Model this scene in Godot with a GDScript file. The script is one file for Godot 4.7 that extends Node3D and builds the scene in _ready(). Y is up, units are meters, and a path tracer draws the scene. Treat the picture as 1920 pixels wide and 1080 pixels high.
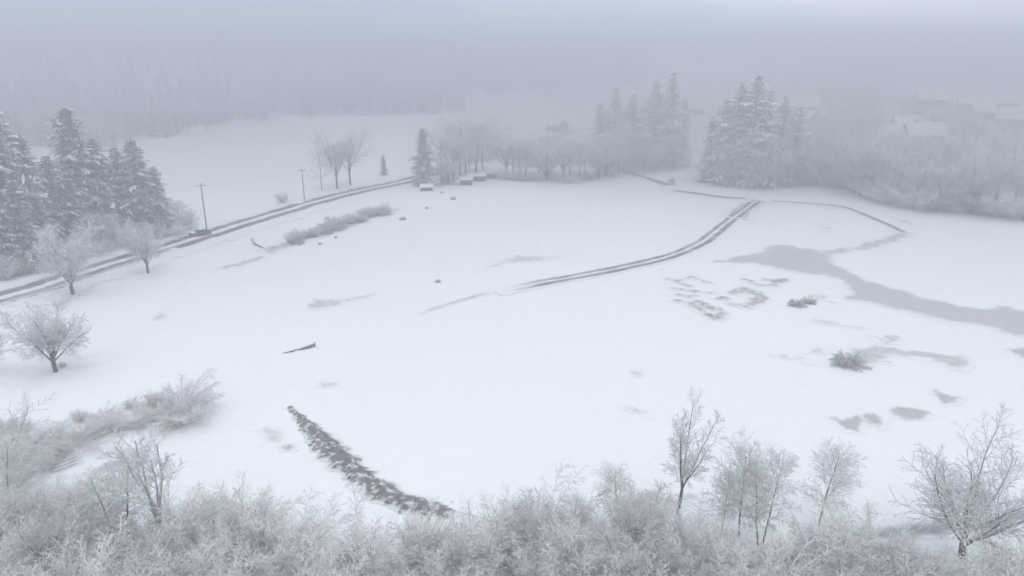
extends Node3D
# A snow-covered valley under fog, seen from a drone: pasture with a stream, ruts and slush, a rime-covered thicket below,
# a road with a line of poles, conifer groves, huts and houses, and forested hills that fade into the haze.

var used := {}
var snow_mat: StandardMaterial3D
var bark_mat: StandardMaterial3D
var rime_mat: StandardMaterial3D
var needle_mat: StandardMaterial3D
var stone_mat: StandardMaterial3D
var protos := {}
var heights := {}
const SNOW := Color(0.755, 0.765, 0.78)

const ANCHOR := {
	"tall slender bare tree with a dark bole and steep forked stems": "tall slender tree",
	"feathery frosted tree next to the tall slender one": "feathery tree next to the slender one",
	"slighter feathery tree squeezed beside the tall slender one's neighbour": "slighter feathery tree",
	"two-stemmed frosted tree leaning toward the lone feathery tree": "two-stemmed leaning tree",
	"lone feathery frosted tree with a clear straight bole": "lone feathery tree",
	"broad bare tree with a wide spreading vase-shaped crown": "broad bare tree",
	"frosted tree with a dark bole, first one before the tall slender tree": "dark-boled frosted tree",
	"frosted tree with spread limbs, second one before the tall slender tree": "frosted tree with spread limbs",
	"small bare tree with a fan of thin limbs at the thicket's low point": "small fan-limbed tree",
	"pale narrow frosted tree behind the fan-limbed small tree": "pale narrow tree",
	"low frosted tree right before the tall slender bole": "low tree before the slender one",
	"open bare tree with thick knobbly limbs rising over the thicket": "open bare tree",
	"bushy frosted tree close behind the open bare tree": "bushy tree behind the open one",
	"dense brushy frosted tree beyond the open bare tree": "dense brushy tree",
	"frosted tree between the open bare tree and the dense brushy one": "tree beside the dense brushy one",
	"small frosted tree at the edge of the snow gap in the thicket": "tree at the snow gap",
	"frosted tree leaning in from the frame edge over the thicket": "tree leaning in at the frame edge",
	"bushy frosted tree at the frame edge below the hedge clumps": "bushy tree below the hedge clumps",
}

# ---------------------------------------------------------------- shapes
class Shape:
	var v := PackedVector3Array()
	var n := PackedVector3Array()
	var c := PackedColorArray()
	var i := PackedInt32Array()

	func tri(a: Vector3, b: Vector3, d: Vector3, col: Color, up := Vector3.ZERO) -> void:
		var nn := up if up != Vector3.ZERO else (d - a).cross(b - a).normalized()
		var k := v.size()
		v.append(a); v.append(b); v.append(d)
		for j in 3:
			n.append(nn); c.append(col); i.append(k + j)

	func quad(a: Vector3, b: Vector3, d: Vector3, e: Vector3, col: Color, up := Vector3.ZERO) -> void:
		var nn := up if up != Vector3.ZERO else (d - a).cross(b - a).normalized()
		var k := v.size()
		v.append(a); v.append(b); v.append(d); v.append(e)
		for j in 4:
			n.append(nn); c.append(col)
		for j in [0, 1, 2, 0, 2, 3]:
			i.append(k + j)

	func box(lo: Vector3, hi: Vector3, col: Color, top := Color(0, 0, 0, 0)) -> void:
		var p := []
		for q in 8:
			p.append(Vector3(hi.x if q & 1 else lo.x, hi.y if q & 2 else lo.y, lo.z if q & 4 else hi.z))
		quad(p[0], p[2], p[3], p[1], col)
		quad(p[5], p[7], p[6], p[4], col)
		quad(p[4], p[6], p[2], p[0], col)
		quad(p[1], p[3], p[7], p[5], col)
		quad(p[2], p[6], p[7], p[3], top if top.a > 0 else col)
		quad(p[4], p[0], p[1], p[5], col)

	# a tapered tube through pts; faces that look up carry lodged snow of the colour cap
	func tube(pts: PackedVector3Array, rad: PackedFloat32Array, sides: int, col: Color, cap: Color, lodged := 0.5) -> void:
		var base := v.size()
		for k in pts.size():
			var t := (pts[mini(k + 1, pts.size() - 1)] - pts[maxi(k - 1, 0)]).normalized()
			var a := t.cross(Vector3.RIGHT if absf(t.x) < 0.8 else Vector3.FORWARD).normalized()
			var b := t.cross(a)
			for s in sides:
				var w := TAU * s / sides
				var nn := a * cos(w) + b * sin(w)
				v.append(pts[k] + nn * rad[k])
				n.append(nn)
				c.append(col.lerp(cap, smoothstep(0.05, 0.75, nn.y) * lodged))
		for k in pts.size() - 1:
			for s in sides:
				var p := base + k * sides + s
				var q := base + k * sides + (s + 1) % sides
				i.append(p); i.append(p + sides); i.append(q)
				i.append(q); i.append(p + sides); i.append(q + sides)
		var last := base + (pts.size() - 1) * sides
		for s in range(1, sides - 1):
			i.append(last); i.append(last + s + 1); i.append(last + s)

	# a twig: a three-sided needle that ends in a point
	func twig(a: Vector3, b: Vector3, r: float, col: Color) -> void:
		var t := (b - a).normalized()
		var x := t.cross(Vector3.RIGHT if absf(t.x) < 0.8 else Vector3.FORWARD).normalized() * r
		var y := t.cross(x)
		var k := v.size()
		v.append(a + x); v.append(a - x * 0.5 + y * 0.87); v.append(a - x * 0.5 - y * 0.87); v.append(b)
		n.append(x / r); n.append((y * 0.87 - x * 0.5) / r); n.append((-y * 0.87 - x * 0.5) / r); n.append(t)
		for j in 4:
			c.append(col)
		for j in [0, 3, 1, 1, 3, 2, 2, 3, 0]:
			i.append(k + j)

	func done() -> ArrayMesh:
		var m := ArrayMesh.new()
		if v.is_empty():
			return m
		var a := []
		a.resize(Mesh.ARRAY_MAX)
		a[Mesh.ARRAY_VERTEX] = v
		a[Mesh.ARRAY_NORMAL] = n
		a[Mesh.ARRAY_COLOR] = c
		a[Mesh.ARRAY_INDEX] = i
		m.add_surface_from_arrays(Mesh.PRIMITIVE_TRIANGLES, a)
		return m

# ---------------------------------------------------------------- objects
func numbered(called: String) -> String:
	var k: int = used.get(called, 0)
	used[called] = k + 1
	return called if k == 0 else "%s_%03d" % [called, k]

func tag(o: Node, label: String, category: String, group := "", kind := "") -> void:
	o.set_meta("label", label)
	if category: o.set_meta("category", category)
	if group: o.set_meta("group", group)
	if kind: o.set_meta("kind", kind)

func thing(called: String, label: String, category: String, at := Vector3.ZERO, turn := 0.0, group := "") -> Node3D:
	var o := Node3D.new()
	o.name = numbered(called)
	add_child(o)
	o.position = at
	o.rotation.y = turn
	tag(o, label, category, group)
	return o

func part(parent: Node, called: String, mesh: Mesh, mat: Material) -> MeshInstance3D:
	var o := MeshInstance3D.new()
	o.name = called
	o.mesh = mesh
	o.material_override = mat
	parent.add_child(o, true)
	return o

func single(called: String, mesh: Mesh, mat: Material, label: String, category: String, kind := "", group := "") -> MeshInstance3D:
	var o := part(self, numbered(called), mesh, mat)
	tag(o, label, category, group, kind)
	return o

func mat(col: Color, rough := 0.9, vertex := false) -> StandardMaterial3D:
	var m := StandardMaterial3D.new()
	m.albedo_color = Color.WHITE if vertex else col.linear_to_srgb()
	m.vertex_color_use_as_albedo = vertex
	m.roughness = rough
	m.metallic_specular = 0.3
	m.cull_mode = BaseMaterial3D.CULL_DISABLED
	return m

func relief(m: StandardMaterial3D, size: float, depth: float, freq: float, sd: int) -> void:
	var fn := FastNoiseLite.new()
	fn.seed = sd
	fn.frequency = freq
	fn.fractal_octaves = 5
	var t := NoiseTexture2D.new()
	t.width = 512
	t.height = 512
	t.seamless = true
	t.noise = fn
	m.heightmap_enabled = true
	m.heightmap_texture = t
	m.heightmap_scale = depth
	m.uv1_triplanar = true
	m.uv1_world_triplanar = true
	m.uv1_scale = Vector3.ONE / size

# ---------------------------------------------------------------- terrain
func ground(x: float, z: float) -> float:
	var d := -z
	var q := maxf(0.0, d - 180.0)
	var h := 0.00012 * q * q if d < 560.0 else 17.328 + 0.0912 * (d - 560.0)
	var e := 330.0 + 190.0 * smoothstep(-320.0, -20.0, x)
	var amp := 62.0 - 48.0 * smoothstep(60.0, 260.0, x)
	h += amp * smoothstep(e + 10.0, e + 210.0, d) + 15.0 * smoothstep(85.0, 190.0, x) * smoothstep(190.0, 400.0, d)
	if h > 34.0: h = 34.0 + 20.0 * (1.0 - exp((34.0 - h) / 20.0))
	return h + 0.3 * sin(x * 0.047 + 1.0) * sin(z * 0.041 + 0.6) + 0.12 * sin(x * 0.11 + z * 0.083)

func on_ground(x: float, z: float, up := 0.0) -> Vector3:
	return Vector3(x, ground(x, z) + up, z)

func snow_tint(x: float, z: float) -> Color:
	var k := 1.0 + 0.022 * sin(x * 0.031 + z * 0.017 + 2.0) * sin(z * 0.039 - x * 0.012)
	return Color(SNOW.r * k, SNOW.g * k, SNOW.b * k)

func build_ground() -> void:
	var xs := [0.0]
	var zs := []
	var x := 0.0
	var step := 2.5
	while x < 1150.0:
		x += step
		xs.append(x)
		xs.push_front(-x)
		if x > 130.0: step *= 1.09
	var z := 90.0
	step = 2.5
	while z > -1000.0:
		zs.append(z)
		z -= step
		if z < -260.0: step *= 1.06
	var s := Shape.new()
	var w := xs.size()
	for b in zs:
		for a in xs:
			s.v.append(on_ground(a, b))
			var nn := Vector3(ground(a - 0.5, b) - ground(a + 0.5, b), 1.0, ground(a, b - 0.5) - ground(a, b + 0.5))
			s.n.append(nn.normalized())
			s.c.append(snow_tint(a, b))
	for r in zs.size() - 1:
		for k in w - 1:
			var p := r * w + k
			for j in [p, p + w, p + 1, p + 1, p + w, p + w + 1]:
				s.i.append(j)
	single("ground", s.done(), snow_mat, "smooth snow-covered pasture rising into hills that vanish in fog", "ground", "structure")

# a patch on the snow: dark slush or ice inside the outline, blending to snow past its ragged edge, with a low snow lip
func patch(called: String, outline: Array, cell: float, soft: float, ragged: float, inner: Color, label: String, category: String, lip := 0.08, mottled := 0.15, up := 0.03, strength := 1.0, line_half := 0.0) -> void:
	var fn := FastNoiseLite.new()
	fn.seed = 7 + used.size() * 13
	fn.frequency = 0.09
	fn.fractal_octaves = 4
	var poly := PackedVector2Array(outline)
	var lo := poly[0]
	var hi := poly[0]
	for p in poly:
		lo = lo.min(p)
		hi = hi.max(p)
	lo -= Vector2.ONE * (soft + ragged + line_half + 1.0)
	hi += Vector2.ONE * (soft + ragged + line_half + 1.0)
	var nx := int((hi.x - lo.x) / cell) + 2
	var nz := int((hi.y - lo.y) / cell) + 2
	var s := Shape.new()
	var index := PackedInt32Array()
	index.resize(nx * nz)
	var keep := PackedByteArray()
	keep.resize(nx * nz)
	for r in nz:
		for k in nx:
			var p := lo + Vector2(k, r) * cell
			var sd := 1e9
			for e in (poly.size() - 1 if line_half > 0.0 else poly.size()):
				var q := Geometry2D.get_closest_point_to_segment(p, poly[e], poly[(e + 1) % poly.size()])
				sd = minf(sd, p.distance_to(q))
			if line_half > 0.0: sd = line_half - sd
			elif not Geometry2D.is_point_in_polygon(p, poly): sd = -sd
			sd += fn.get_noise_2d(p.x * 4.0 / maxf(ragged, 0.3), p.y * 4.0 / maxf(ragged, 0.3)) * ragged
			var t := smoothstep(-soft, soft, sd)
			t *= strength * (1.0 - mottled * clampf(fn.get_noise_2d(p.x * 9.0 + 50.0, p.y * 9.0) * 2.0 + 0.4, 0.0, 1.0))
			var here := snow_tint(p.x, p.y)
			keep[r * nx + k] = 1 if sd > -soft - 0.3 else 0
			index[r * nx + k] = s.v.size()
			var hump := (1.0 - smoothstep(0.0, soft + 0.3, absf(sd + soft * 0.7))) * lip * smoothstep(-soft - 0.3, -soft * 0.6, sd)
			s.v.append(on_ground(p.x, p.y, up + hump))
			s.n.append(Vector3.UP)
			s.c.append(here.lerp(inner, t))
	for r in nz - 1:
		for k in nx - 1:
			var p := r * nx + k
			if keep[p] + keep[p + 1] + keep[p + nx] + keep[p + nx + 1] > 2:
				for j in [p, p + 1, p + nx, p + 1, p + nx + 1, p + nx]:
					s.i.append(index[j])
	single(called, s.done(), snow_mat, label, category, "structure")

# points along a smooth line through the given places
func along(places: Array, step: float) -> PackedVector2Array:
	var cv := Curve2D.new()
	for k in places.size():
		var t: Vector2 = (places[mini(k + 1, places.size() - 1)] - places[maxi(k - 1, 0)]) / 6.0
		cv.add_point(places[k], -t, t)
	cv.bake_interval = step
	return cv.get_baked_points()

# a rut pressed into the snow along a line: cross-section snow, shoulder, floor, shoulder, snow
func rut(places: Array, side: float, half: float, inner: Color, sd: int, shoulder := 0.06, up := 0.05, fade := 0.0, step := 0.8, head := 4.0) -> ArrayMesh:
	var fn := FastNoiseLite.new()
	fn.seed = sd
	fn.frequency = 0.16
	fn.fractal_octaves = 4
	var pts := along(places, step)
	var s := Shape.new()
	var cols := 7
	for k in pts.size():
		var t := (pts[mini(k + 1, pts.size() - 1)] - pts[maxi(k - 1, 0)]).normalized()
		var across := Vector2(-t.y, t.x)
		var along_m := k * step
		var h := half * (1.0 + 0.35 * fn.get_noise_2d(along_m * 1.5, 3.0)) 
		var off := side + 0.22 * fn.get_noise_2d(along_m * 0.35, 90.0) * half * 2.0
		var strength := 1.0 - fade * clampf(fn.get_noise_2d(along_m * 0.6, 200.0) * 1.6 + 0.35, 0.0, 1.0)
		strength *= smoothstep(0.0, minf(head, pts.size() * step * 0.25), along_m) * smoothstep(0.0, minf(4.0, pts.size() * step * 0.25), (pts.size() - 1 - k) * step)
		for j in cols:
			var u: float = [-1.9, -1.15, -0.75, 0.0, 0.75, 1.15, 1.9][j]
			var dark: float = [0.0, 0.12, 0.9, 1.0, 0.9, 0.12, 0.0][j]
			var lift: float = [0.0, 1.0, 0.15, 0.0, 0.15, 1.0, 0.0][j]
			var p := pts[k] + across * (off + u * h + 0.1 * half * fn.get_noise_2d(along_m * 6.0, j * 40.0))
			s.v.append(on_ground(p.x, p.y, up + lift * shoulder))
			s.n.append(Vector3.UP)
			var jit := 1.0 + 0.25 * fn.get_noise_2d(along_m * 8.0, j * 70.0 + 11.0)
			s.c.append(snow_tint(p.x, p.y).lerp(Color(inner.r * jit, inner.g * jit, inner.b * jit), dark * strength))
	for k in pts.size() - 1:
		for j in cols - 1:
			var p := k * cols + j
			for q in [p, p + cols, p + 1, p + 1, p + cols, p + cols + 1]:
				s.i.append(q)
	return s.done()

# ---------------------------------------------------------------- trees
# levels: segs, wander, trop, kids, start, angle, ratio, shape, rk, taper
func grow(wood: Shape, crown: Shape, rng: RandomNumberGenerator, p: Vector3, dir: Vector3, length: float, r0: float, lvl: int, levels: Array, look: Dictionary) -> void:
	var s: Dictionary = levels[lvl]
	var frost: Color = look.dark.lerp(look.frost, pow(rng.randf(), 0.7))
	if s.segs == 1:
		var tip := p + (dir + Vector3(0, s.trop, 0)).normalized() * length
		crown.twig(p, tip, r0, frost)
		return
	var pts := PackedVector3Array([p])
	var rad := PackedFloat32Array([r0])
	var d := dir
	var step: float = length / s.segs
	for k in int(s.segs):
		d = (d + Vector3(rng.randfn(), rng.randfn(), rng.randfn()) * s.wander + Vector3(0, s.trop, 0)).normalized()
		pts.append(pts[k] + d * step)
		rad.append(maxf(r0 * lerpf(1.0, s.taper, float(k + 1) / s.segs), look.least * 0.6))
	if lvl <= look.wood:
		wood.tube(pts, rad, 6 if lvl == 0 else 5 if r0 > 0.06 else 4, look.bark if r0 > look.thin else look.bark.lerp(frost, 0.5), SNOW, look.lodged)
	else:
		crown.tube(pts, rad, 3, frost.lerp(look.bark, 0.25), SNOW, look.lodged)
	if lvl + 1 >= levels.size():
		return
	var kids := int(round(s.kids * rng.randf_range(0.85, 1.15)))
	var spin := rng.randf() * TAU
	for j in kids:
		var t: float = lerpf(s.start, 1.0, (j + rng.randf() * 0.9) / kids)
		var at: float = t * s.segs
		var k := mini(int(at), int(s.segs) - 1)
		var q := pts[k].lerp(pts[k + 1], at - k)
		var tan := (pts[k + 1] - pts[k]).normalized()
		var side := tan.cross(Vector3.UP if absf(tan.y) < 0.95 else Vector3.RIGHT).normalized()
		spin += 2.4 + rng.randf_range(-0.4, 0.4)
		side = side.rotated(tan, spin)
		var ang: float = deg_to_rad(lerpf(s.angle, s.get("angle_tip", s.angle), t) + rng.randfn() * 8.0)
		var cd := (tan * cos(ang) + side * sin(ang)).normalized()
		var u: float = (t - s.start) / (1.0 - s.start + 0.0001)
		var prof := 1.0
		match s.shape:
			"cone": prof = 1.0 - 0.75 * u
			"round": prof = 0.45 + 0.75 * sin(PI * clampf(u * 0.85 + 0.1, 0.0, 1.0))
			"vase": prof = 1.0 - 0.35 * u
			"even": prof = 1.0 - 0.5 * u * u
		var r_here := lerpf(rad[k], rad[k + 1], at - k)
		grow(wood, crown, rng, q, cd, length * s.ratio * prof * rng.randf_range(0.72, 1.2), maxf(r_here * s.rk, look.least), lvl + 1, levels, look)

func proto(key: String, stems: Array, levels: Array, look: Dictionary, sd: int) -> void:
	var rng := RandomNumberGenerator.new()
	rng.seed = sd
	var wood := Shape.new()
	var crown := Shape.new()
	for st in stems:
		grow(wood, crown, rng, st[0], (st[1] as Vector3).normalized(), st[2], st[3], 0, levels, look)
	var top := 0.0
	for q in wood.v: top = maxf(top, q.y)
	var o := Node3D.new()
	if not wood.v.is_empty():
		part(o, "trunk" if not look.get("shrub", false) else "stem", wood.done(), bark_mat)
	if not crown.v.is_empty():
		for q in crown.v: top = maxf(top, q.y)
		part(o, "crown" if not look.get("shrub", false) else "twigs", crown.done(), rime_mat)
	protos[key] = o
	heights[key] = top

# an arching shrub: many stems from the base that bend over under their load of rime, with side twigs along them
func shrub_proto(key: String, stems: int, spread: float, bend: float, look: Dictionary, sd: int, laterals := 24, tall := 5.0) -> void:
	var rng := RandomNumberGenerator.new()
	rng.seed = sd
	var L := [
		{"segs": 7, "wander": 0.05, "trop": -bend, "kids": laterals, "start": 0.22, "angle": 48.0, "angle_tip": 34.0, "ratio": 0.24, "shape": "even", "rk": 0.5, "taper": 0.25},
		{"segs": 3, "wander": 0.1, "trop": -0.1, "kids": 6, "start": 0.12, "angle": 48.0, "ratio": 0.5, "shape": "even", "rk": 0.6, "taper": 0.4},
		{"segs": 1, "wander": 0.0, "trop": -0.25},
	]
	var st := []
	for k in stems:
		var w := k * 2.4 + rng.randf_range(-0.5, 0.5)
		var out := rng.randf_range(0.1, spread)
		var d := Vector3(cos(w) * out, 1.0, sin(w) * out)
		st.append([Vector3(cos(w), 0, sin(w)) * rng.randf_range(0.05, 0.5) - Vector3(0, 0.1, 0), d, tall * rng.randf_range(0.7, 1.15), rng.randf_range(0.035, 0.06)])
	look.shrub = true
	proto(key, st, L, look, sd)

# a spruce: whorls of drooping boughs hung with sprays of needles, snow lodged on top of the boughs
func conifer_proto(key: String, tall: float, wide: float, whorl: float, snowy: float, sd: int, fine := true, rime := 0.0) -> void:
	var rng := RandomNumberGenerator.new()
	rng.seed = sd
	var wood := Shape.new()
	var crown := Shape.new()
	wood.tube(PackedVector3Array([Vector3(0, -0.3, 0), Vector3(0.05, tall * 0.5, 0), Vector3(0, tall * 0.98, 0)]), PackedFloat32Array([tall * 0.014, tall * 0.008, 0.03]), 6, Color(0.1, 0.085, 0.075), SNOW)
	var y := tall * 0.07
	while y < tall * 0.985:
		var f := y / tall
		var reach := wide * pow(1.0 - f, 0.58) * rng.randf_range(0.72, 1.18) + 0.2
		if f < 0.2: reach *= 0.6 + 2.0 * f
		var count := 5 if fine else 4
		var spin := rng.randf() * TAU
		for b in count:
			var w := spin + TAU * b / count + rng.randf_range(-0.3, 0.3)
			var len := reach * rng.randf_range(0.5, 1.2)
			var dir := Vector3(cos(w), lerpf(-0.25, 0.5, f), sin(w)).normalized()
			var p := Vector3(0, y + rng.randf_range(-0.25, 0.25) * whorl, 0)
			var segs := 4 if fine else 2
			var d := dir
			var has_snow := rng.randf() < snowy
			for k in segs:
				d = (d + Vector3(0, -0.16 if k < segs - 1 else 0.08, 0)).normalized()
				var q := p + d * len / segs
				var side := d.cross(Vector3.UP).normalized()
				var half: float = len * [0.1, 0.2, 0.2, 0.1][k if fine else k * 2] + 0.12
				if fine:
					wood.twig(p, q + d * 0.05, 0.03 + 0.012 * (segs - k), Color(0.1, 0.09, 0.08))
				var n_spray := 3 if fine else 2
				for sgn in [-1.0, 1.0]:
					for m in n_spray:
						var a := p.lerp(q, (m + rng.randf()) / n_spray)
						var outward: Vector3 = (side * sgn * rng.randf_range(0.6, 1.0) + d * rng.randf_range(0.3, 0.8) + Vector3(0, rng.randf_range(-0.75, -0.1), 0)).normalized()
						var sl := half * rng.randf_range(1.2, 2.2) + 0.2
						var wv := d * rng.randf_range(0.1, 0.2) * (1.0 if fine else 2.2) * (0.6 + len * 0.18)
						var tip := a + outward * sl
						var mid := a + outward * sl * 0.5
						var tone := Color(0.11, 0.12, 0.118).lerp(Color(0.82, 0.83, 0.85), minf(1.0, rime + pow(rng.randf(), 1.1) * 0.8))
						crown.quad(a, mid + wv, tip, mid - wv, tone)
				if has_snow and k > 0:
					var hw := half * rng.randf_range(0.5, 0.95)
					var up := Vector3(0, 0.07 + 0.02 * len, 0)
					crown.quad(p + side * hw * 0.8 - up, p + up, q + up, q + side * hw - up, SNOW * rng.randf_range(0.85, 1.0))
					crown.quad(p + up, p - side * hw * 0.8 - up, q - side * hw - up, q + up, SNOW * rng.randf_range(0.85, 1.0))
				p = q
		y += whorl * rng.randf_range(0.8, 1.2) * (1.0 - 0.35 * f)
	var o := Node3D.new()
	part(o, "trunk", wood.done(), bark_mat)
	part(o, "crown", crown.done(), needle_mat)
	protos[key] = o
	heights[key] = tall

func plant(key: String, called: String, label: String, x: float, z: float, tall: float, turn: float, category := "tree", group := "", widen := 1.0) -> Node3D:
	var o: Node3D = protos[key].duplicate()
	o.name = numbered(called)
	add_child(o)
	o.position = on_ground(x, z, -0.05)
	var k: float = tall / heights[key]
	o.scale = Vector3(k * widen, k, k * widen)
	o.rotation.y = turn
	tag(o, label, category, group)
	return o

func build_protos() -> void:
	var bare := {"bark": Color(0.1, 0.095, 0.095), "frost": Color(0.8, 0.81, 0.83), "dark": Color(0.5, 0.5, 0.51), "least": 0.016, "thin": 0.05, "wood": 1, "lodged": 0.5}
	var rimed := bare.duplicate()
	rimed.frost = Color(0.9, 0.91, 0.92)
	rimed.dark = Color(0.5, 0.5, 0.51)
	rimed.least = 0.019
	rimed.lodged = 0.8
	# tall slender tree: bole to a third, then several steep stems
	proto("slender", [[Vector3(0, -0.2, 0), Vector3(0.03, 1, 0.02), 4.2, 0.14]], [
		{"segs": 5, "wander": 0.015, "trop": 0.0, "kids": 6, "start": 0.86, "angle": 22.0, "ratio": 1.45, "shape": "vase", "rk": 0.62, "taper": 0.72},
		{"segs": 7, "wander": 0.035, "trop": 0.04, "kids": 18, "start": 0.1, "angle": 52.0, "angle_tip": 34.0, "ratio": 0.28, "shape": "even", "rk": 0.4, "taper": 0.2},
		{"segs": 4, "wander": 0.08, "trop": 0.03, "kids": 9, "start": 0.2, "angle": 42.0, "ratio": 0.42, "shape": "even", "rk": 0.6, "taper": 0.35},
		{"segs": 2, "wander": 0.08, "trop": 0.0, "kids": 4, "start": 0.3, "angle": 38.0, "ratio": 0.5, "shape": "even", "rk": 0.8, "taper": 0.6},
		{"segs": 1, "trop": 0.0}], bare, 11)
	# feathery trees with a straight leader and arching side branches
	for k in 4:
		var st := [[Vector3(0, -0.2, 0), Vector3(0.05 * (k - 1.5), 1, 0.03), 9.0, 0.12]]
		if k == 2:
			st = [[Vector3(-0.2, -0.2, 0), Vector3(-0.12, 1, 0.03), 8.4, 0.1], [Vector3(0.2, -0.2, 0), Vector3(0.22, 1, -0.06), 9.0, 0.11]]
		proto("feathery_%d" % k, st, [
			{"segs": 8, "wander": 0.03, "trop": 0.03, "kids": [34, 32, 28, 34][k], "start": 0.26, "angle": 66.0, "angle_tip": 28.0, "ratio": [0.37, 0.36, 0.3, 0.38][k], "shape": "round", "rk": 0.38, "taper": 0.15},
			{"segs": 5, "wander": 0.07, "trop": -0.02, "kids": 13, "start": 0.12, "angle": 46.0, "ratio": 0.45, "shape": "even", "rk": 0.55, "taper": 0.3},
			{"segs": 3, "wander": 0.09, "trop": -0.08, "kids": 7, "start": 0.15, "angle": 42.0, "ratio": 0.48, "shape": "even", "rk": 0.8, "taper": 0.5},
			{"segs": 1, "trop": -0.2}], rimed, 31 + k)
	# wide vase-shaped and round field trees
	for k in 3:
		proto("broad_%d" % k, [[Vector3(0, -0.2, 0), Vector3(0.02, 1, 0), [2.0, 1.7, 3.2][k], [0.19, 0.17, 0.16][k]]], [
			{"segs": 4, "wander": 0.02, "trop": 0.0, "kids": [12, 10, 8][k], "start": [0.45, 0.55, 0.55][k], "angle": [66.0, 72.0, 48.0][k], "angle_tip": [16.0, 14.0, 20.0][k], "ratio": [2.9, 2.6, 1.8][k], "shape": "even", "rk": 0.5, "taper": 0.75},
			{"segs": 7, "wander": 0.06, "trop": [0.02, 0.01, 0.05][k], "kids": 15, "start": 0.18, "angle": 46.0, "angle_tip": 30.0, "ratio": 0.4, "shape": "even", "rk": 0.5, "taper": 0.2},
			{"segs": 4, "wander": 0.08, "trop": [0.01, -0.02, 0.01][k], "kids": 9, "start": 0.15, "angle": 42.0, "ratio": 0.44, "shape": "even", "rk": 0.6, "taper": 0.35},
			{"segs": 2, "wander": 0.08, "trop": -0.02, "kids": [4, 6, 5][k], "start": 0.2, "angle": 40.0, "ratio": 0.55, "shape": "even", "rk": 0.85, "taper": 0.6},
			{"segs": 1, "trop": -0.1}], [bare, rimed, bare][k], 51 + k)
	# open tree with a few thick limbs and knobbly ends
	var open := bare.duplicate()
	open.bark = Color(0.3, 0.3, 0.31)
	open.lodged = 0.75
	open.wood = 2
	proto("open", [[Vector3(0, -0.2, 0), Vector3(0.03, 1, 0), 3.2, 0.15]], [
		{"segs": 4, "wander": 0.03, "trop": 0.0, "kids": 6, "start": 0.5, "angle": 40.0, "angle_tip": 10.0, "ratio": 2.2, "shape": "vase", "rk": 0.58, "taper": 0.75},
		{"segs": 7, "wander": 0.09, "trop": 0.05, "kids": 8, "start": 0.3, "angle": 38.0, "ratio": 0.38, "shape": "even", "rk": 0.6, "taper": 0.35},
		{"segs": 5, "wander": 0.1, "trop": 0.06, "kids": 8, "start": 0.35, "angle": 38.0, "ratio": 0.35, "shape": "even", "rk": 0.6, "taper": 0.5},
		{"segs": 2, "wander": 0.1, "trop": 0.02, "kids": 5, "start": 0.3, "angle": 36.0, "ratio": 0.6, "shape": "even", "rk": 0.8, "taper": 0.7},
		{"segs": 1, "trop": 0.0}], open, 71)
	# arching, rime-laden shrubs in four tones and builds
	var tones := [[Color(0.95, 0.955, 0.96), Color(0.66, 0.66, 0.67)], [Color(0.92, 0.925, 0.905), Color(0.52, 0.525, 0.5)], [Color(0.92, 0.9, 0.92), Color(0.52, 0.495, 0.52)], [Color(0.96, 0.965, 0.97), Color(0.72, 0.72, 0.73)]]
	for k in 4:
		var look := rimed.duplicate()
		look.frost = tones[k][0]
		look.dark = tones[k][1]
		look.bark = Color(0.48, 0.47, 0.46)
		look.lodged = 0.95
		look.wood = 0
		look.least = 0.02
		shrub_proto("arching_%d" % k, [22, 26, 20, 24][k], [1.0, 0.8, 1.2, 0.9][k], [0.12, 0.09, 0.15, 0.13][k], look, 81 + k, 26)
	for k in 2:
		var look := rimed.duplicate()
		look.frost = Color(0.89, 0.895, 0.9)
		look.dark = Color(0.56, 0.555, 0.545)
		look.bark = Color(0.4, 0.39, 0.38)
		look.wood = 0
		look.least = 0.018
		shrub_proto("brushy_%d" % k, 24, 0.65, 0.03, look, 91 + k, 28)
	var dome := rimed.duplicate()
	dome.frost = Color(0.8, 0.8, 0.78)
	dome.dark = Color(0.25, 0.245, 0.23)
	dome.bark = Color(0.16, 0.15, 0.14)
	dome.wood = 0
	dome.least = 0.024
	shrub_proto("dome", 44, 2.2, 0.1, dome, 97, 22, 2.6)
	conifer_proto("spruce_0", 24.0, 5.6, 0.62, 0.5, 101)
	conifer_proto("spruce_1", 22.0, 5.0, 0.66, 0.35, 102)
	conifer_proto("spruce_2", 26.0, 7.0, 0.7, 0.55, 103)
	conifer_proto("rimed_spruce_0", 24.0, 5.4, 0.62, 0.04, 106, true, 0.6)
	conifer_proto("rimed_spruce_1", 22.0, 4.6, 0.66, 0.03, 107, true, 0.55)
	conifer_proto("rimed_spruce_2", 26.0, 6.4, 0.7, 0.04, 108, true, 0.6)
	conifer_proto("far_spruce", 18.0, 3.6, 1.0, 0.35, 104, false, 0.15)
	proto("far_bare", [[Vector3(0, -0.2, 0), Vector3(0, 1, 0), 12.0, 0.15]], [
		{"segs": 4, "wander": 0.04, "trop": 0.0, "kids": 20, "start": 0.2, "angle": 62.0, "angle_tip": 25.0, "ratio": 0.42, "shape": "round", "rk": 0.5, "taper": 0.25},
		{"segs": 3, "wander": 0.1, "trop": 0.02, "kids": 13, "start": 0.15, "angle": 48.0, "ratio": 0.5, "shape": "even", "rk": 0.7, "taper": 0.4},
		{"segs": 1, "trop": 0.0}], {"bark": Color(0.09, 0.085, 0.085), "frost": Color(0.75, 0.76, 0.78), "dark": Color(0.45, 0.45, 0.46), "least": 0.06, "thin": 0.05, "wood": 0, "lodged": 0.4}, 105)

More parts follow.
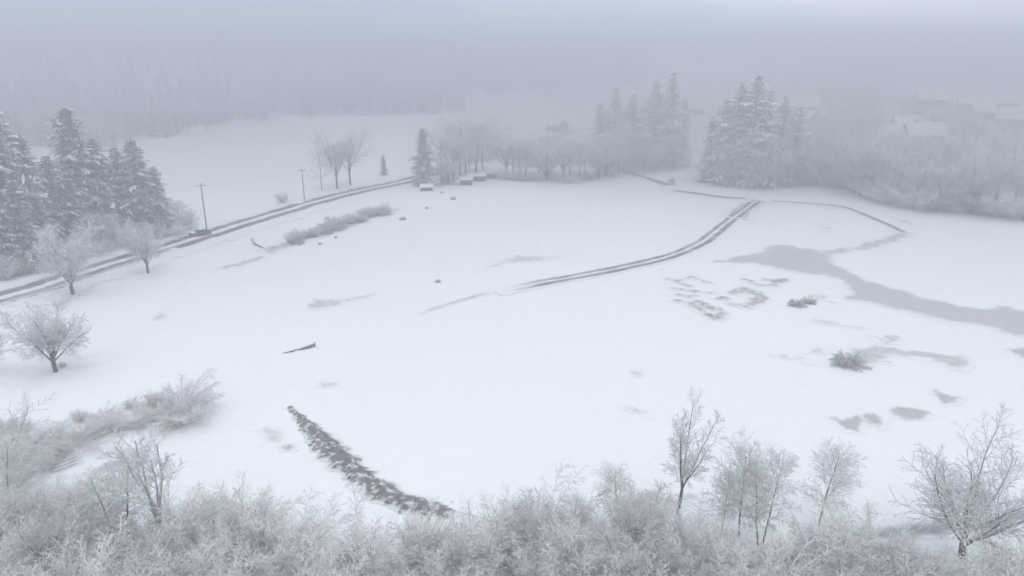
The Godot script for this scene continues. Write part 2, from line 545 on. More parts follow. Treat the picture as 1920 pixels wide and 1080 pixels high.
# many copies as one object
func scatter(called: String, key: String, spots: Array, label: String, category: String) -> void:
	for o in protos[key].get_children():
		var mm := MultiMesh.new()
		mm.transform_format = MultiMesh.TRANSFORM_3D
		mm.mesh = o.mesh
		mm.instance_count = spots.size()
		for k in spots.size():
			var q: Dictionary = spots[k]
			var b := Basis(Vector3.UP, q.turn).scaled(Vector3.ONE * float(q.tall) / heights[key])
			mm.set_instance_transform(k, Transform3D(b, on_ground(q.x, q.z, -0.1)))
		var node := MultiMeshInstance3D.new()
		node.multimesh = mm
		node.material_override = o.material_override
		node.name = numbered(called + ("_trunks" if o.name == "trunk" or o.name == "stem" else ""))
		add_child(node)
		tag(node, label + (", its trunks" if o.name == "trunk" or o.name == "stem" else ""), category, "", "stuff")

# ---------------------------------------------------------------- built things
func rock_mesh(sd: int, size: Vector3, stone: Color, cap: float) -> ArrayMesh:
	var rng := RandomNumberGenerator.new()
	rng.seed = sd
	var s := Shape.new()
	var rings := 4
	var sides := 7
	for r in rings + 1:
		var f := PI * r / rings
		for k in sides:
			var w := TAU * k / sides
			var d := Vector3(sin(f) * cos(w), cos(f), sin(f) * sin(w))
			var p := d * size * rng.randf_range(0.78, 1.12)
			if r == 0: p = Vector3(0, size.y * 0.95, 0)
			if r == rings: p = Vector3(0, -size.y * 0.9, 0)
			s.v.append(p)
			s.n.append((d / size).normalized())
			s.c.append(stone.lerp(SNOW, cap * smoothstep(0.45, 0.8, d.y + rng.randf_range(-0.2, 0.2))))
	for r in rings:
		for k in sides:
			var a := r * sides + k
			var b := r * sides + (k + 1) % sides
			for j in [a, a + sides, b, b, a + sides, b + sides]:
				s.i.append(j)
	return s.done()

func build_bank() -> void:
	var line := along([Vector2(-22.5, -63.7), Vector2(-20.9, -61.6), Vector2(-19.0, -59.1), Vector2(-16.8, -56.0), Vector2(-14.5, -53.1), Vector2(-12.4, -50.7), Vector2(-10.5, -48.7), Vector2(-8.6, -47.3), Vector2(-6.6, -46.6), Vector2(-4.5, -45.8)], 0.3)
	var bank := thing("rubble_bank", "long dark bank of earth and broken stones curving down into the thicket, patched with snow", "bank", on_ground(line[line.size() / 2].x, line[line.size() / 2].y))
	var origin := bank.position
	var fn := FastNoiseLite.new()
	fn.seed = 5
	fn.frequency = 0.35
	fn.fractal_octaves = 4
	var s := Shape.new()
	var cols := 19
	var rng := RandomNumberGenerator.new()
	rng.seed = 9
	var stones := []
	for k in 7:
		stones.append(rock_mesh(200 + k, Vector3(rng.randf_range(0.2, 0.36), rng.randf_range(0.12, 0.2), rng.randf_range(0.14, 0.26)), Color(0.17, 0.17, 0.17) * rng.randf_range(0.8, 1.4), [0.0, 0.0, 0.1, 0.5, 0.0, 0.9, 0.2][k]))
	for k in line.size():
		var t := (line[mini(k + 1, line.size() - 1)] - line[maxi(k - 1, 0)]).normalized()
		var across := Vector2(-t.y, t.x)
		var f := float(k) / line.size()
		var half := lerpf(0.25, 1.0, smoothstep(0.0, 0.35, f)) * (1.0 - 0.4 * smoothstep(0.8, 1.0, f)) * (1.0 + 0.55 * fn.get_noise_2d(k * 0.5, 7.0))
		for j in cols:
			var u := (j - 9) / 9.0 * 1.35
			var p := line[k] + across * (u * half)
			var edge := absf(u)
			var rough := fn.get_noise_2d(p.x * 5.0, p.y * 5.0)
			var y := 0.03 + 0.42 * half * (1.0 - smoothstep(0.2, 1.3, edge)) * (1.0 + 0.7 * rough)
			s.v.append(on_ground(p.x, p.y, y) - origin)
			s.n.append(Vector3.UP)
			var snowed := smoothstep(0.75, 1.15, edge + 0.5 * rough)
			snowed = maxf(snowed, 0.85 * smoothstep(0.16, 0.34, fn.get_noise_2d(p.x * 3.3 + 80.0, p.y * 3.3)))
			if absf(u) > 1.3: snowed = 1.0
			var dirt := Color(0.2, 0.198, 0.195) * (1.0 + 0.5 * rough)
			s.c.append(dirt.lerp(SNOW, snowed))
	for k in line.size() - 1:
		for j in cols - 1:
			var p := k * cols + j
			for q in [p, p + cols, p + 1, p + 1, p + cols, p + cols + 1]:
				s.i.append(q)
	part(bank, "earth", s.done(), stone_mat)
	for k in 150:
		var f := rng.randf()
		var at := int(f * (line.size() - 2))
		var t := (line[at + 1] - line[at]).normalized()
		var half := lerpf(0.2, 0.95, smoothstep(0.0, 0.35, f))
		var p := line[at] + Vector2(-t.y, t.x) * (0.35 + rng.randfn() * 0.55) * half
		var o := part(bank, "stone", stones[rng.randi() % 7], stone_mat)
		o.position = on_ground(p.x, p.y, 0.04 + 0.2 * half * rng.randf()) - origin
		o.rotation = Vector3(rng.randf_range(-0.3, 0.3), rng.randf() * TAU, rng.randf_range(-0.3, 0.3))
		o.scale = Vector3(rng.randf_range(0.8, 1.5), 0.9, 0.9) * lerpf(0.2, 0.95, pow(rng.randf(), 2.0))

func build_log() -> void:
	var a := on_ground(-27.5, -77.6)
	var b := on_ground(-24.4, -79.7)
	var o := thing("fallen_log", "dark fallen log tapering to a thin end, lying alone on open snow", "log", a)
	var d := b - a
	var s := Shape.new()
	s.tube(PackedVector3Array([Vector3(0, 0.06, 0), d * 0.3 + Vector3(0, 0.1, 0.12), d * 0.62 + Vector3(0, 0.14, 0.0), d * 0.9 + Vector3(0, 0.2, -0.1), d + Vector3(0, 0.3, -0.12)]), PackedFloat32Array([0.04, 0.1, 0.13, 0.2, 0.16]), 9, Color(0.11, 0.105, 0.1), SNOW, 0.25)
	part(o, "trunk", s.done(), bark_mat)
	var r := Shape.new()
	for k in 7:
		var w := k * 0.9
		var q := d + Vector3(0, 0.3, -0.12)
		r.twig(q, q + d.normalized() * 0.25 + Vector3(0, sin(w), cos(w)) * 0.45, 0.08, Color(0.12, 0.11, 0.1))
	part(o, "root_plate", r.done(), bark_mat)
	var w := Shape.new()
	w.twig(d * 0.35 + Vector3(0, 0.12, 0.1), d * 0.5 + Vector3(0.1, 0.5, 0.35), 0.05, Color(0.12, 0.11, 0.1))
	part(o, "branch_stub", w.done(), bark_mat)
	var p := on_ground(-52.0, -136.0)
	var q := on_ground(-47.4, -130.9)
	var o2 := thing("bent_log", "short bent log end-up in snow between the road and the bramble hedge", "log", p)
	var e := q - p
	var s2 := Shape.new()
	s2.tube(PackedVector3Array([Vector3(0, 1.0, 0), Vector3(0.15, 0.45, 0) + e * 0.05, e * 0.3 + Vector3(0, 0.2, 0), e * 0.65 + Vector3(0, 0.2, 0), e]), PackedFloat32Array([0.3, 0.34, 0.34, 0.3, 0.18]), 8, Color(0.1, 0.1, 0.095), SNOW, 0.9)
	part(o2, "trunk", s2.done(), bark_mat)

func build_pole(x: float, z: float, tall: float, label: String) -> Vector3:
	var o := thing("utility_pole", label, "pole", on_ground(x, z), 0.5, "wooden poles beside the road")
	var s := Shape.new()
	s.tube(PackedVector3Array([Vector3(0, -0.4, 0), Vector3(0, tall * 0.5, 0), Vector3(0, tall, 0)]), PackedFloat32Array([0.15, 0.13, 0.1]), 8, Color(0.2, 0.19, 0.18), SNOW)
	part(o, "post", s.done(), bark_mat)
	var c := Shape.new()
	c.box(Vector3(-0.9, tall - 0.6, 0.11), Vector3(0.9, tall - 0.46, 0.23), Color(0.12, 0.11, 0.1), SNOW)
	part(o, "crossarm", c.done(), bark_mat)
	for k in [-0.8, 0.8]:
		var q := Shape.new()
		q.tube(PackedVector3Array([Vector3(k, tall - 0.46, 0.17), Vector3(k, tall - 0.36, 0.17), Vector3(k, tall - 0.26, 0.17)]), PackedFloat32Array([0.05, 0.07, 0.04]), 7, Color(0.3, 0.3, 0.3), SNOW)
		part(o, "insulator", q.done(), bark_mat)
	return o.position + Vector3(0, tall - 0.25, 0)

func build_wire(a: Vector3, b: Vector3, label: String) -> void:
	var o := thing("overhead_wire", label, "wire", (a + b) / 2.0)
	var p := PackedVector3Array()
	var r := PackedFloat32Array()
	for k in 13:
		var t := k / 12.0
		p.append(a.lerp(b, t) - Vector3(0, 4.0 * 1.0 * t * (1.0 - t), 0) - o.position)
		r.append(0.016)
	var s := Shape.new()
	s.tube(p, r, 4, Color(0.16, 0.16, 0.16), SNOW, 0.6)
	part(o, "cable", s.done(), bark_mat)

var houses := []

func house(x: float, z: float, w: float, l: float, wall_h: float, turn: float, wall: Color, label: String) -> void:
	var o := thing("house", label, "house", on_ground(x, z), turn)
	var wm := mat(wall, 0.85)
	var dark := mat(Color(0.05, 0.055, 0.06), 0.3)
	var trim := mat(Color(0.3, 0.29, 0.28))
	var peak := wall_h + w * 0.5
	var s := Shape.new()
	var a := w / 2.0
	var b := l / 2.0
	s.box(Vector3(-a, -1.5, -b), Vector3(a, wall_h, b), wall)
	s.tri(Vector3(-a, wall_h, b), Vector3(0, peak, b), Vector3(a, wall_h, b), wall)
	s.tri(Vector3(-a, wall_h, -b), Vector3(a, wall_h, -b), Vector3(0, peak, -b), wall)
	part(o, "wall", s.done(), wm)
	var r := Shape.new()
	for sg in [-1.0, 1.0]:
		var e := Vector3(sg * (a + 0.6), wall_h - 0.36, 0)
		var k := Vector3(0, peak, 0)
		var f := Vector3(0, 0, b + 0.5)
		var th := Vector3(0, 0.4, 0)
		r.quad(k + th - f, e + th - f, e + th + f, k + th + f, SNOW)
		r.quad(e + f, e - f, k - f, k + f, Color(0.12, 0.11, 0.1))
		r.quad(e + f, e + f + th, e - f + th, e - f, SNOW)
		r.quad(k + f, k + f + th, e + f + th, e + f, SNOW)
		r.quad(k - f, e - f, e - f + th, k - f + th, SNOW)
	var roof := part(o, "roof", r.done(), snow_mat)
	var c := Shape.new()
	c.box(Vector3(a * 0.3 - 0.4, peak - 1.2, -b * 0.4 - 0.4), Vector3(a * 0.3 + 0.4, peak + 1.1, -b * 0.4 + 0.4), Color(0.16, 0.12, 0.1), SNOW)
	part(roof, "chimney", c.done(), bark_mat)
	for sg in [-1.0, 1.0]:
		for k in 3:
			var zz := lerpf(-b * 0.65, b * 0.65, k / 2.0)
			var fr := Shape.new()
			fr.box(Vector3(sg * a - 0.04, 1.0, zz - 0.7), Vector3(sg * a + 0.04, 2.4, zz + 0.7), Color(0.3, 0.29, 0.28))
			var win := part(o, "window", fr.done(), trim)
			var pane := Shape.new()
			pane.box(Vector3(sg * a - 0.05, 1.12, zz - 0.58), Vector3(sg * a + 0.05, 2.28, zz + 0.58), Color(0.05, 0.05, 0.06))
			part(win, "pane", pane.done(), dark)
	var dr := Shape.new()
	dr.box(Vector3(-0.5, 0.0, b - 0.03), Vector3(0.5, 2.1, b + 0.05), Color(0.14, 0.1, 0.08))
	part(o, "door", dr.done(), bark_mat)

func hut(x: float, z: float, l: float, w: float, h: float, turn: float, label: String) -> void:
	var o := thing("hut", label, "hut", on_ground(x, z), turn)
	var s := Shape.new()
	s.box(Vector3(-l / 2, -0.4, -w / 2), Vector3(l / 2, h, w / 2), Color(0.13, 0.12, 0.115))
	part(o, "wall", s.done(), bark_mat)
	var r := Shape.new()
	var e := Vector3(l / 2 + 0.3, 0, w / 2 + 0.3)
	r.quad(Vector3(-e.x, h + 0.75, -e.z), Vector3(e.x, h + 0.75, -e.z), Vector3(e.x, h + 0.25, e.z), Vector3(-e.x, h + 0.25, e.z), SNOW)
	r.quad(Vector3(-e.x, h + 0.25, e.z), Vector3(e.x, h + 0.25, e.z), Vector3(e.x, h + 0.003, e.z), Vector3(-e.x, h + 0.003, e.z), SNOW)
	r.quad(Vector3(-e.x, h + 0.003, e.z), Vector3(e.x, h + 0.003, e.z), Vector3(e.x, h + 0.003, -e.z), Vector3(-e.x, h + 0.003, -e.z), Color(0.1, 0.1, 0.1))
	r.quad(Vector3(e.x, h + 0.75, -e.z), Vector3(-e.x, h + 0.75, -e.z), Vector3(-e.x, h + 0.003, -e.z), Vector3(e.x, h + 0.003, -e.z), SNOW)
	for sg in [-1.0, 1.0]:
		r.tri(Vector3(sg * e.x, h + 0.75, -e.z), Vector3(sg * e.x, h + 0.25, e.z), Vector3(sg * e.x, h + 0.003, e.z), SNOW)
		r.tri(Vector3(sg * e.x, h + 0.75, -e.z), Vector3(sg * e.x, h + 0.003, e.z), Vector3(sg * e.x, h + 0.003, -e.z), SNOW)
	part(o, "roof", r.done(), snow_mat)
	var d := Shape.new()
	d.box(Vector3(-0.4, 0.0, w / 2 - 0.02), Vector3(0.4, minf(1.9, h - 0.2), w / 2 + 0.04), Color(0.06, 0.055, 0.05))
	part(o, "door", d.done(), bark_mat)

func build_car(x: float, z: float, turn: float) -> void:
	var o := thing("car", "small dark reddish car with snowy roof, parked at the roadside pole", "car", on_ground(x, z, 0.06), turn)
	var paint := mat(Color(0.13, 0.06, 0.06), 0.35)
	var glass := mat(Color(0.04, 0.045, 0.05), 0.15)
	var black := mat(Color(0.03, 0.03, 0.03), 0.8)
	var rimm := mat(Color(0.3, 0.3, 0.31), 0.5)
	var side := [Vector2(-2.0, 0.3), Vector2(-2.05, 0.62), Vector2(-1.95, 0.85), Vector2(-0.9, 0.98), Vector2(1.55, 1.0), Vector2(2.0, 0.9), Vector2(2.05, 0.5), Vector2(1.95, 0.3)]
	var s := Shape.new()
	_extrude(s, side, 0.84, 0.76, Color.WHITE)
	part(o, "body", s.done(), paint)
	var c := Shape.new()
	_extrude(c, [Vector2(-0.95, 0.98), Vector2(-0.3, 1.42), Vector2(1.1, 1.44), Vector2(1.6, 1.0)], 0.72, 0.58, Color.WHITE)
	part(o, "cabin_glass", c.done(), glass)
	var t := Shape.new()
	_extrude(t, [Vector2(-0.35, 1.43), Vector2(-0.25, 1.56), Vector2(1.05, 1.58), Vector2(1.18, 1.44)], 0.68, 0.6, SNOW)
	part(o, "roof_snow", t.done(), snow_mat)
	var hd := Shape.new()
	_extrude(hd, [Vector2(-1.9, 0.88), Vector2(-1.8, 0.98), Vector2(-1.05, 1.06), Vector2(-0.95, 0.99)], 0.74, 0.66, SNOW)
	part(o, "hood_snow", hd.done(), snow_mat)
	for wx in [-1.3, 1.3]:
		for wz in [-0.74, 0.74]:
			var ty := CylinderMesh.new()
			ty.top_radius = 0.32
			ty.bottom_radius = 0.32
			ty.height = 0.2
			ty.radial_segments = 18
			var wh := part(o, "wheel", ty, black)
			wh.position = Vector3(wx, 0.32, wz)
			wh.rotation.x = PI / 2
			var ri := CylinderMesh.new()
			ri.top_radius = 0.19
			ri.bottom_radius = 0.19
			ri.height = 0.22
			ri.radial_segments = 14
			part(wh, "rim", ri, rimm)
	for wz in [-0.58, 0.58]:
		var b := BoxMesh.new()
		b.size = Vector3(0.08, 0.14, 0.3)
		var hl := part(o, "headlight", b, rimm)
		hl.position = Vector3(-2.02, 0.7, wz)

func _extrude(s: Shape, prof: Array, half_low: float, half_top: float, col: Color) -> void:
	var lo := 1e9
	var hi := -1e9
	for p in prof:
		lo = minf(lo, p.y)
		hi = maxf(hi, p.y)
	var at := func(p: Vector2, sg: float) -> Vector3:
		return Vector3(p.x, p.y, sg * lerpf(half_low, half_top, (p.y - lo) / (hi - lo)))
	var mid := Vector2.ZERO
	for p in prof: mid += p / prof.size()
	for k in prof.size():
		var p: Vector2 = prof[k]
		var q: Vector2 = prof[(k + 1) % prof.size()]
		s.quad(at.call(p, -1.0), at.call(p, 1.0), at.call(q, 1.0), at.call(q, -1.0), col)
		for sg in [-1.0, 1.0]:
			s.tri(at.call(mid, sg), at.call(p, sg), at.call(q, sg), col)

func boulder(x: float, z: float, size: float, label: String, group := "") -> void:
	var o := single("boulder", rock_mesh(used.get("boulder", 0) + 400, Vector3(size * 0.55, size * 0.42, size * 0.5), Color(0.24, 0.24, 0.24), 0.6), stone_mat, label, "boulder", "", group)
	o.position = on_ground(x, z, size * 0.15)

func grass_tuft(x: float, z: float, tall: float, count: int, wide: float, label: String, group := "") -> void:
	var rng := RandomNumberGenerator.new()
	rng.seed = 600 + int(used.get("grass_tuft", 0))
	var s := Shape.new()
	for k in count:
		var p := Vector3(rng.randfn() * wide, 0, rng.randfn() * wide * 0.6)
		p.y = ground(x + p.x, z + p.z) - ground(x, z) - 0.03
		s.twig(p, p + Vector3(rng.randfn() * 0.35, rng.randf_range(0.4, 1.0), rng.randfn() * 0.35) * tall, 0.03, Color(0.2, 0.19, 0.16).lerp(Color(0.55, 0.55, 0.54), rng.randf()))
	var o := single("grass_tuft", s.done(), rime_mat, label, "grass tuft", "", group)
	o.position = on_ground(x, z)

# ---------------------------------------------------------------- the scene
func _ready() -> void:
	var cam := Camera3D.new()
	cam.name = "camera"
	cam.fov = 45.0
	cam.position = Vector3(0, 32, 0)
	cam.rotation_degrees = Vector3(-17, 0, 0)
	cam.near = 0.5
	cam.far = 3000.0
	add_child(cam)
	cam.current = true
	var we := WorldEnvironment.new()
	we.name = "environment"
	var env := Environment.new()
	env.background_mode = Environment.BG_SKY
	var sky := Sky.new()
	var psm := ProceduralSkyMaterial.new()
	psm.sky_top_color = Color(0.895, 0.912, 0.942)
	psm.sky_horizon_color = Color(0.886, 0.904, 0.938)
	psm.ground_bottom_color = Color(0.886, 0.904, 0.938)
	psm.ground_horizon_color = Color(0.886, 0.904, 0.938)
	psm.sun_angle_max = 1.0
	psm.energy_multiplier = 1.0
	sky.sky_material = psm
	env.sky = sky
	env.ambient_light_source = Environment.AMBIENT_SOURCE_SKY
	env.tonemap_mode = Environment.TONE_MAPPER_LINEAR
	env.tonemap_exposure = 2.32
	env.fog_enabled = true
	env.fog_density = 0.0049
	env.fog_light_color = Color(0.93, 0.957, 1.0)
	env.volumetric_fog_enabled = true
	env.volumetric_fog_density = 0.0
	env.sdfgi_enabled = true
	env.ssao_enabled = true
	env.ssil_enabled = true
	we.environment = env
	add_child(we)
	var sun := DirectionalLight3D.new()
	sun.name = "overcast_sun"
	sun.light_energy = 0.15
	sun.light_color = Color(1.0, 0.98, 0.95)
	sun.light_angular_distance = 20.0
	sun.rotation_degrees = Vector3(-62, 30, 0)
	sun.shadow_enabled = true
	add_child(sun)

	snow_mat = mat(SNOW, 0.95, true)
	relief(snow_mat, 17.0, 14.0, 0.012, 3)
	bark_mat = mat(SNOW, 0.95, true)
	rime_mat = mat(SNOW, 0.9, true)
	needle_mat = mat(SNOW, 0.9, true)
	stone_mat = mat(SNOW, 0.95, true)
	relief(stone_mat, 1.5, 6.0, 0.03, 4)

	build_ground()
	build_roads_and_water()
	build_protos()
	build_village()
	build_far()
	build_mist()
	build_middle()
	build_bank()
	build_log()
	build_small()
	build_near()
	for k in protos:
		protos[k].free()

func build_roads_and_water() -> void:
	var road := [Vector2(-77.7, -94.1), Vector2(-76.3, -98.5), Vector2(-74.5, -104.3), Vector2(-72.9, -111.4), Vector2(-70.6, -120.3), Vector2(-67.8, -130.2), Vector2(-64.2, -143.6), Vector2(-58.3, -162.8), Vector2(-51.0, -183.5), Vector2(-40.8, -204.2), Vector2(-32.0, -220.2), Vector2(-21.1, -251.8), Vector2(0.0, -296.1), Vector2(24.0, -354.7), Vector2(43.2, -384.1)]
	var lane := Color(0.11, 0.11, 0.12)
	var o := thing("road", "country road under packed snow, two dark slushy lanes climbing from the conifer grove to the hazy trees", "road")
	o.set_meta("kind", "structure")
	part(o, "packed_snow", rut(road, 0.0, 4.3, Color(0.52, 0.53, 0.55), 21, 0.2, 0.05, 0.2), snow_mat)
	part(o, "wheel_track", rut(road, -2.1, 1.25, lane, 22, 0.1, 0.12, 0.2), snow_mat)
	part(o, "wheel_track", rut(road, 2.1, 1.3, lane, 23, 0.1, 0.12, 0.1), snow_mat)
	part(o, "wheel_track", rut([Vector2(-76.3, -92.3), Vector2(-74.7, -96.3), Vector2(-73.2, -101.0), Vector2(-70.9, -108.0), Vector2(-69.0, -115.6), Vector2(-66.7, -123.9), Vector2(-65.3, -131.5)], 0.0, 0.35, Color(0.24, 0.24, 0.25), 24, 0.06, 0.14, 0.3), snow_mat)
	part(o, "wheel_track", rut([Vector2(-76.2, -94.1), Vector2(-74.6, -96.1), Vector2(-72.6, -98.4)], 0.0, 0.3, Color(0.26, 0.26, 0.27), 25, 0.06, 0.15, 0.2), snow_mat)
	var trail := [Vector2(-2.5, -102.1), Vector2(0.8, -104.3), Vector2(4.3, -106.8), Vector2(8.7, -109.5), Vector2(15.4, -113.6), Vector2(23.7, -119.5), Vector2(30.9, -126.1), Vector2(37.9, -135.6), Vector2(44.3, -147.1), Vector2(51.4, -160.1), Vector2(59.1, -173.4), Vector2(64.7, -182.9)]
	var t := thing("farm_track", "pair of dark wheel ruts sweeping across the pasture up to a sharp bend", "track")
	t.set_meta("kind", "structure")
	part(t, "wheel_rut", rut(trail, -0.85, 0.55, Color(0.14, 0.17, 0.18), 31, 0.1, 0.05, 0.3, 0.8, 18.0), snow_mat)
	part(t, "wheel_rut", rut(trail, 0.85, 0.62, Color(0.13, 0.16, 0.17), 32, 0.1, 0.05, 0.25, 0.8, 14.0), snow_mat)
	var arm := [Vector2(65.6, -182.9), Vector2(63.4, -186.8), Vector2(58.3, -189.1), Vector2(52.5, -194.8), Vector2(45.8, -201.9)]
	part(t, "wheel_rut", rut(arm, -0.6, 1.2, Color(0.13, 0.13, 0.14), 33, 0.1, 0.07, 0.15), snow_mat)
	part(t, "wheel_rut", rut([Vector2(47.1, -210.0), Vector2(45.0, -221.5), Vector2(41.0, -233.1), Vector2(35.4, -244.2)], 0.0, 1.5, Color(0.14, 0.14, 0.15), 34, 0.1, 0.07, 0.2), snow_mat)
	part(t, "wheel_rut", rut([Vector2(52.1, -160.8), Vector2(58.6, -172.7), Vector2(64.2, -182.2), Vector2(66.9, -185.2)], 0.0, 2.0, Color(0.13, 0.13, 0.14), 37, 0.1, 0.09, 0.2), snow_mat)
	part(t, "wheel_rut", rut([Vector2(-13.1, -92.5), Vector2(-10.8, -95.0), Vector2(-7.9, -98.2), Vector2(-4.9, -101.0), Vector2(-2.1, -103.9)], 0.0, 0.3, Color(0.42, 0.42, 0.44), 35, 0.05, 0.05, 0.9), snow_mat)
	single("footpath", rut([Vector2(67.2, -184.4), Vector2(74.1, -181.0), Vector2(81.3, -176.6), Vector2(84.0, -172.1), Vector2(84.3, -163.0), Vector2(84.4, -153.4), Vector2(84.1, -144.3)], 0.0, 0.75, Color(0.2, 0.2, 0.22), 36, 0.08, 0.05, 0.3), snow_mat, "thin grey path curving from the bend of the ruts toward the stream", "path", "structure")
	patch("stream_inlet", [Vector2(85.6, -147.8), Vector2(84.6, -144.3), Vector2(78.3, -138.4), Vector2(71.1, -132.7), Vector2(65.4, -129.4), Vector2(59.6, -126.5), Vector2(60.0, -129.4), Vector2(65.3, -131.5), Vector2(71.8, -136.2), Vector2(78.6, -142.1)], 0.6, 0.8, 1.6, Color(0.4, 0.4, 0.41), "pale slushy inlet running from the path corner down to the stream", "stream", 0.0, 0.3)
	patch("stream", [Vector2(36.4, -120.1), Vector2(43.0, -124.9), Vector2(47.2, -127.1), Vector2(50.8, -132.9), Vector2(53.0, -134.8), Vector2(55.2, -132.1), Vector2(56.0, -129.6), Vector2(58.0, -131.4), Vector2(58.9, -130.6), Vector2(58.5, -127.7), Vector2(59.9, -127.4), Vector2(57.4, -122.1), Vector2(57.6, -117.8), Vector2(57.7, -111.2), Vector2(59.0, -106.7), Vector2(60.9, -103.9), Vector2(61.7, -100.9), Vector2(64.8, -96.6), Vector2(67.7, -94.0), Vector2(70.0, -95.9), Vector2(71.7, -95.3), Vector2(74.9, -89.8), Vector2(70.4, -77.5), Vector2(66.4, -79.1), Vector2(65.6, -82.9), Vector2(64.2, -85.4), Vector2(61.9, -88.3), Vector2(59.0, -89.5), Vector2(57.7, -92.3), Vector2(55.9, -94.6), Vector2(54.2, -96.6), Vector2(51.8, -98.7), Vector2(50.5, -99.4), Vector2(53.6, -105.0), Vector2(54.2, -109.4), Vector2(52.8, -112.1), Vector2(48.8, -113.4), Vector2(46.4, -114.3), Vector2(45.6, -117.0), Vector2(43.2, -118.3), Vector2(41.8, -119.8), Vector2(38.9, -119.8)], 0.7, 0.7, 1.3, Color(0.45, 0.45, 0.46), "broad frozen stream of grey slush winding down the pasture", "stream", 0.0, 0.08)
	var pool := Color(0.4, 0.405, 0.405)
	patch("slush_pool", [Vector2(41.9, -79.4), Vector2(44.9, -80.2), Vector2(46.7, -79.8), Vector2(48.1, -78.8), Vector2(51.3, -77.6), Vector2(53.4, -76.8), Vector2(52.6, -74.1), Vector2(51.2, -72.8), Vector2(50.4, -74.0), Vector2(49.6, -76.3), Vector2(47.2, -77.1), Vector2(45.8, -77.8), Vector2(43.4, -75.9), Vector2(44.2, -75.2), Vector2(42.6, -75.6), Vector2(39.5, -74.4)], 0.35, 0.5, 0.8, Color(0.46, 0.465, 0.46), "forked slush pool trailing away from the round bush", "slush pool", 0.0, 0.2)
	patch("slush_pool", [Vector2(31.5, -62.1), Vector2(32.4, -61.4), Vector2(34.3, -62.4), Vector2(34.3, -61.3), Vector2(32.7, -59.0), Vector2(31.8, -59.4)], 0.3, 0.3, 0.45, pool, "kite-shaped slush pool with one sharp corner, first in the row of four", "slush pool", 0.0, 0.06)
	patch("slush_pool", [Vector2(34.8, -62.4), Vector2(36.1, -62.6), Vector2(36.3, -61.2), Vector2(35.2, -59.7), Vector2(34.7, -60.8)], 0.3, 0.3, 0.4, pool, "small slush pool touching the kite-shaped one", "slush pool", 0.0, 0.06)
	patch("slush_pool", [Vector2(37.8, -63.2), Vector2(39.0, -64.0), Vector2(41.0, -63.3), Vector2(41.5, -62.6), Vector2(40.2, -61.3), Vector2(38.6, -61.2), Vector2(38.0, -62.0)], 0.3, 0.3, 0.4, pool, "long oval slush pool above the lone feathery tree", "slush pool", 0.0, 0.06)
	patch("slush_pool", [Vector2(45.1, -68.0), Vector2(45.6, -66.5), Vector2(46.5, -65.6), Vector2(44.0, -64.2), Vector2(44.2, -65.6)], 0.3, 0.3, 0.4, pool, "triangular slush pool, uppermost of the row of four", "slush pool", 0.0, 0.06)
	patch("slush_pool", [Vector2(60.4, -78.8), Vector2(63.0, -78.8), Vector2(62.9, -76.0), Vector2(60.4, -75.2)], 0.35, 0.3, 0.5, pool, "slush pool cut by the frame, below the stream", "slush pool", 0.0, 0.06)
	patch("slush_pool", [Vector2(13.4, -48.6), Vector2(14.2, -48.9), Vector2(15.2, -48.8), Vector2(14.4, -48.0), Vector2(13.0, -47.4)], 0.25, 0.25, 0.4, Color(0.5, 0.51, 0.51), "small slush pool behind the tall slender tree", "slush pool", 0.0, 0.1)
	patch("slush_pool", [Vector2(-35.6, -51.2), Vector2(-34.8, -52.7), Vector2(-33.2, -54.1), Vector2(-33.1, -54.5), Vector2(-33.2, -53.1), Vector2(-34.0, -51.6), Vector2(-35.0, -51.1)], 0.3, 0.3, 0.5, Color(0.42, 0.43, 0.45), "narrow slush pool behind the open bare tree", "slush pool", 0.0, 0.06)
	patch("brook", [Vector2(25.1, -43.6), Vector2(27.4, -44.2), Vector2(30.4, -44.7), Vector2(33.4, -45.0), Vector2(36.5, -45.5), Vector2(40.3, -46.3), Vector2(43.6, -46.9), Vector2(42.1, -44.9), Vector2(38.7, -44.7), Vector2(36.0, -44.1), Vector2(32.6, -43.7), Vector2(29.7, -43.3), Vector2(26.3, -42.9)], 0.35, 0.4, 0.6, Color(0.24, 0.25, 0.25), "dark open brook beyond the thicket, behind the broad-crowned tree", "brook", 0.0, 0.1)
	var faint := Color(0.5, 0.5, 0.5)
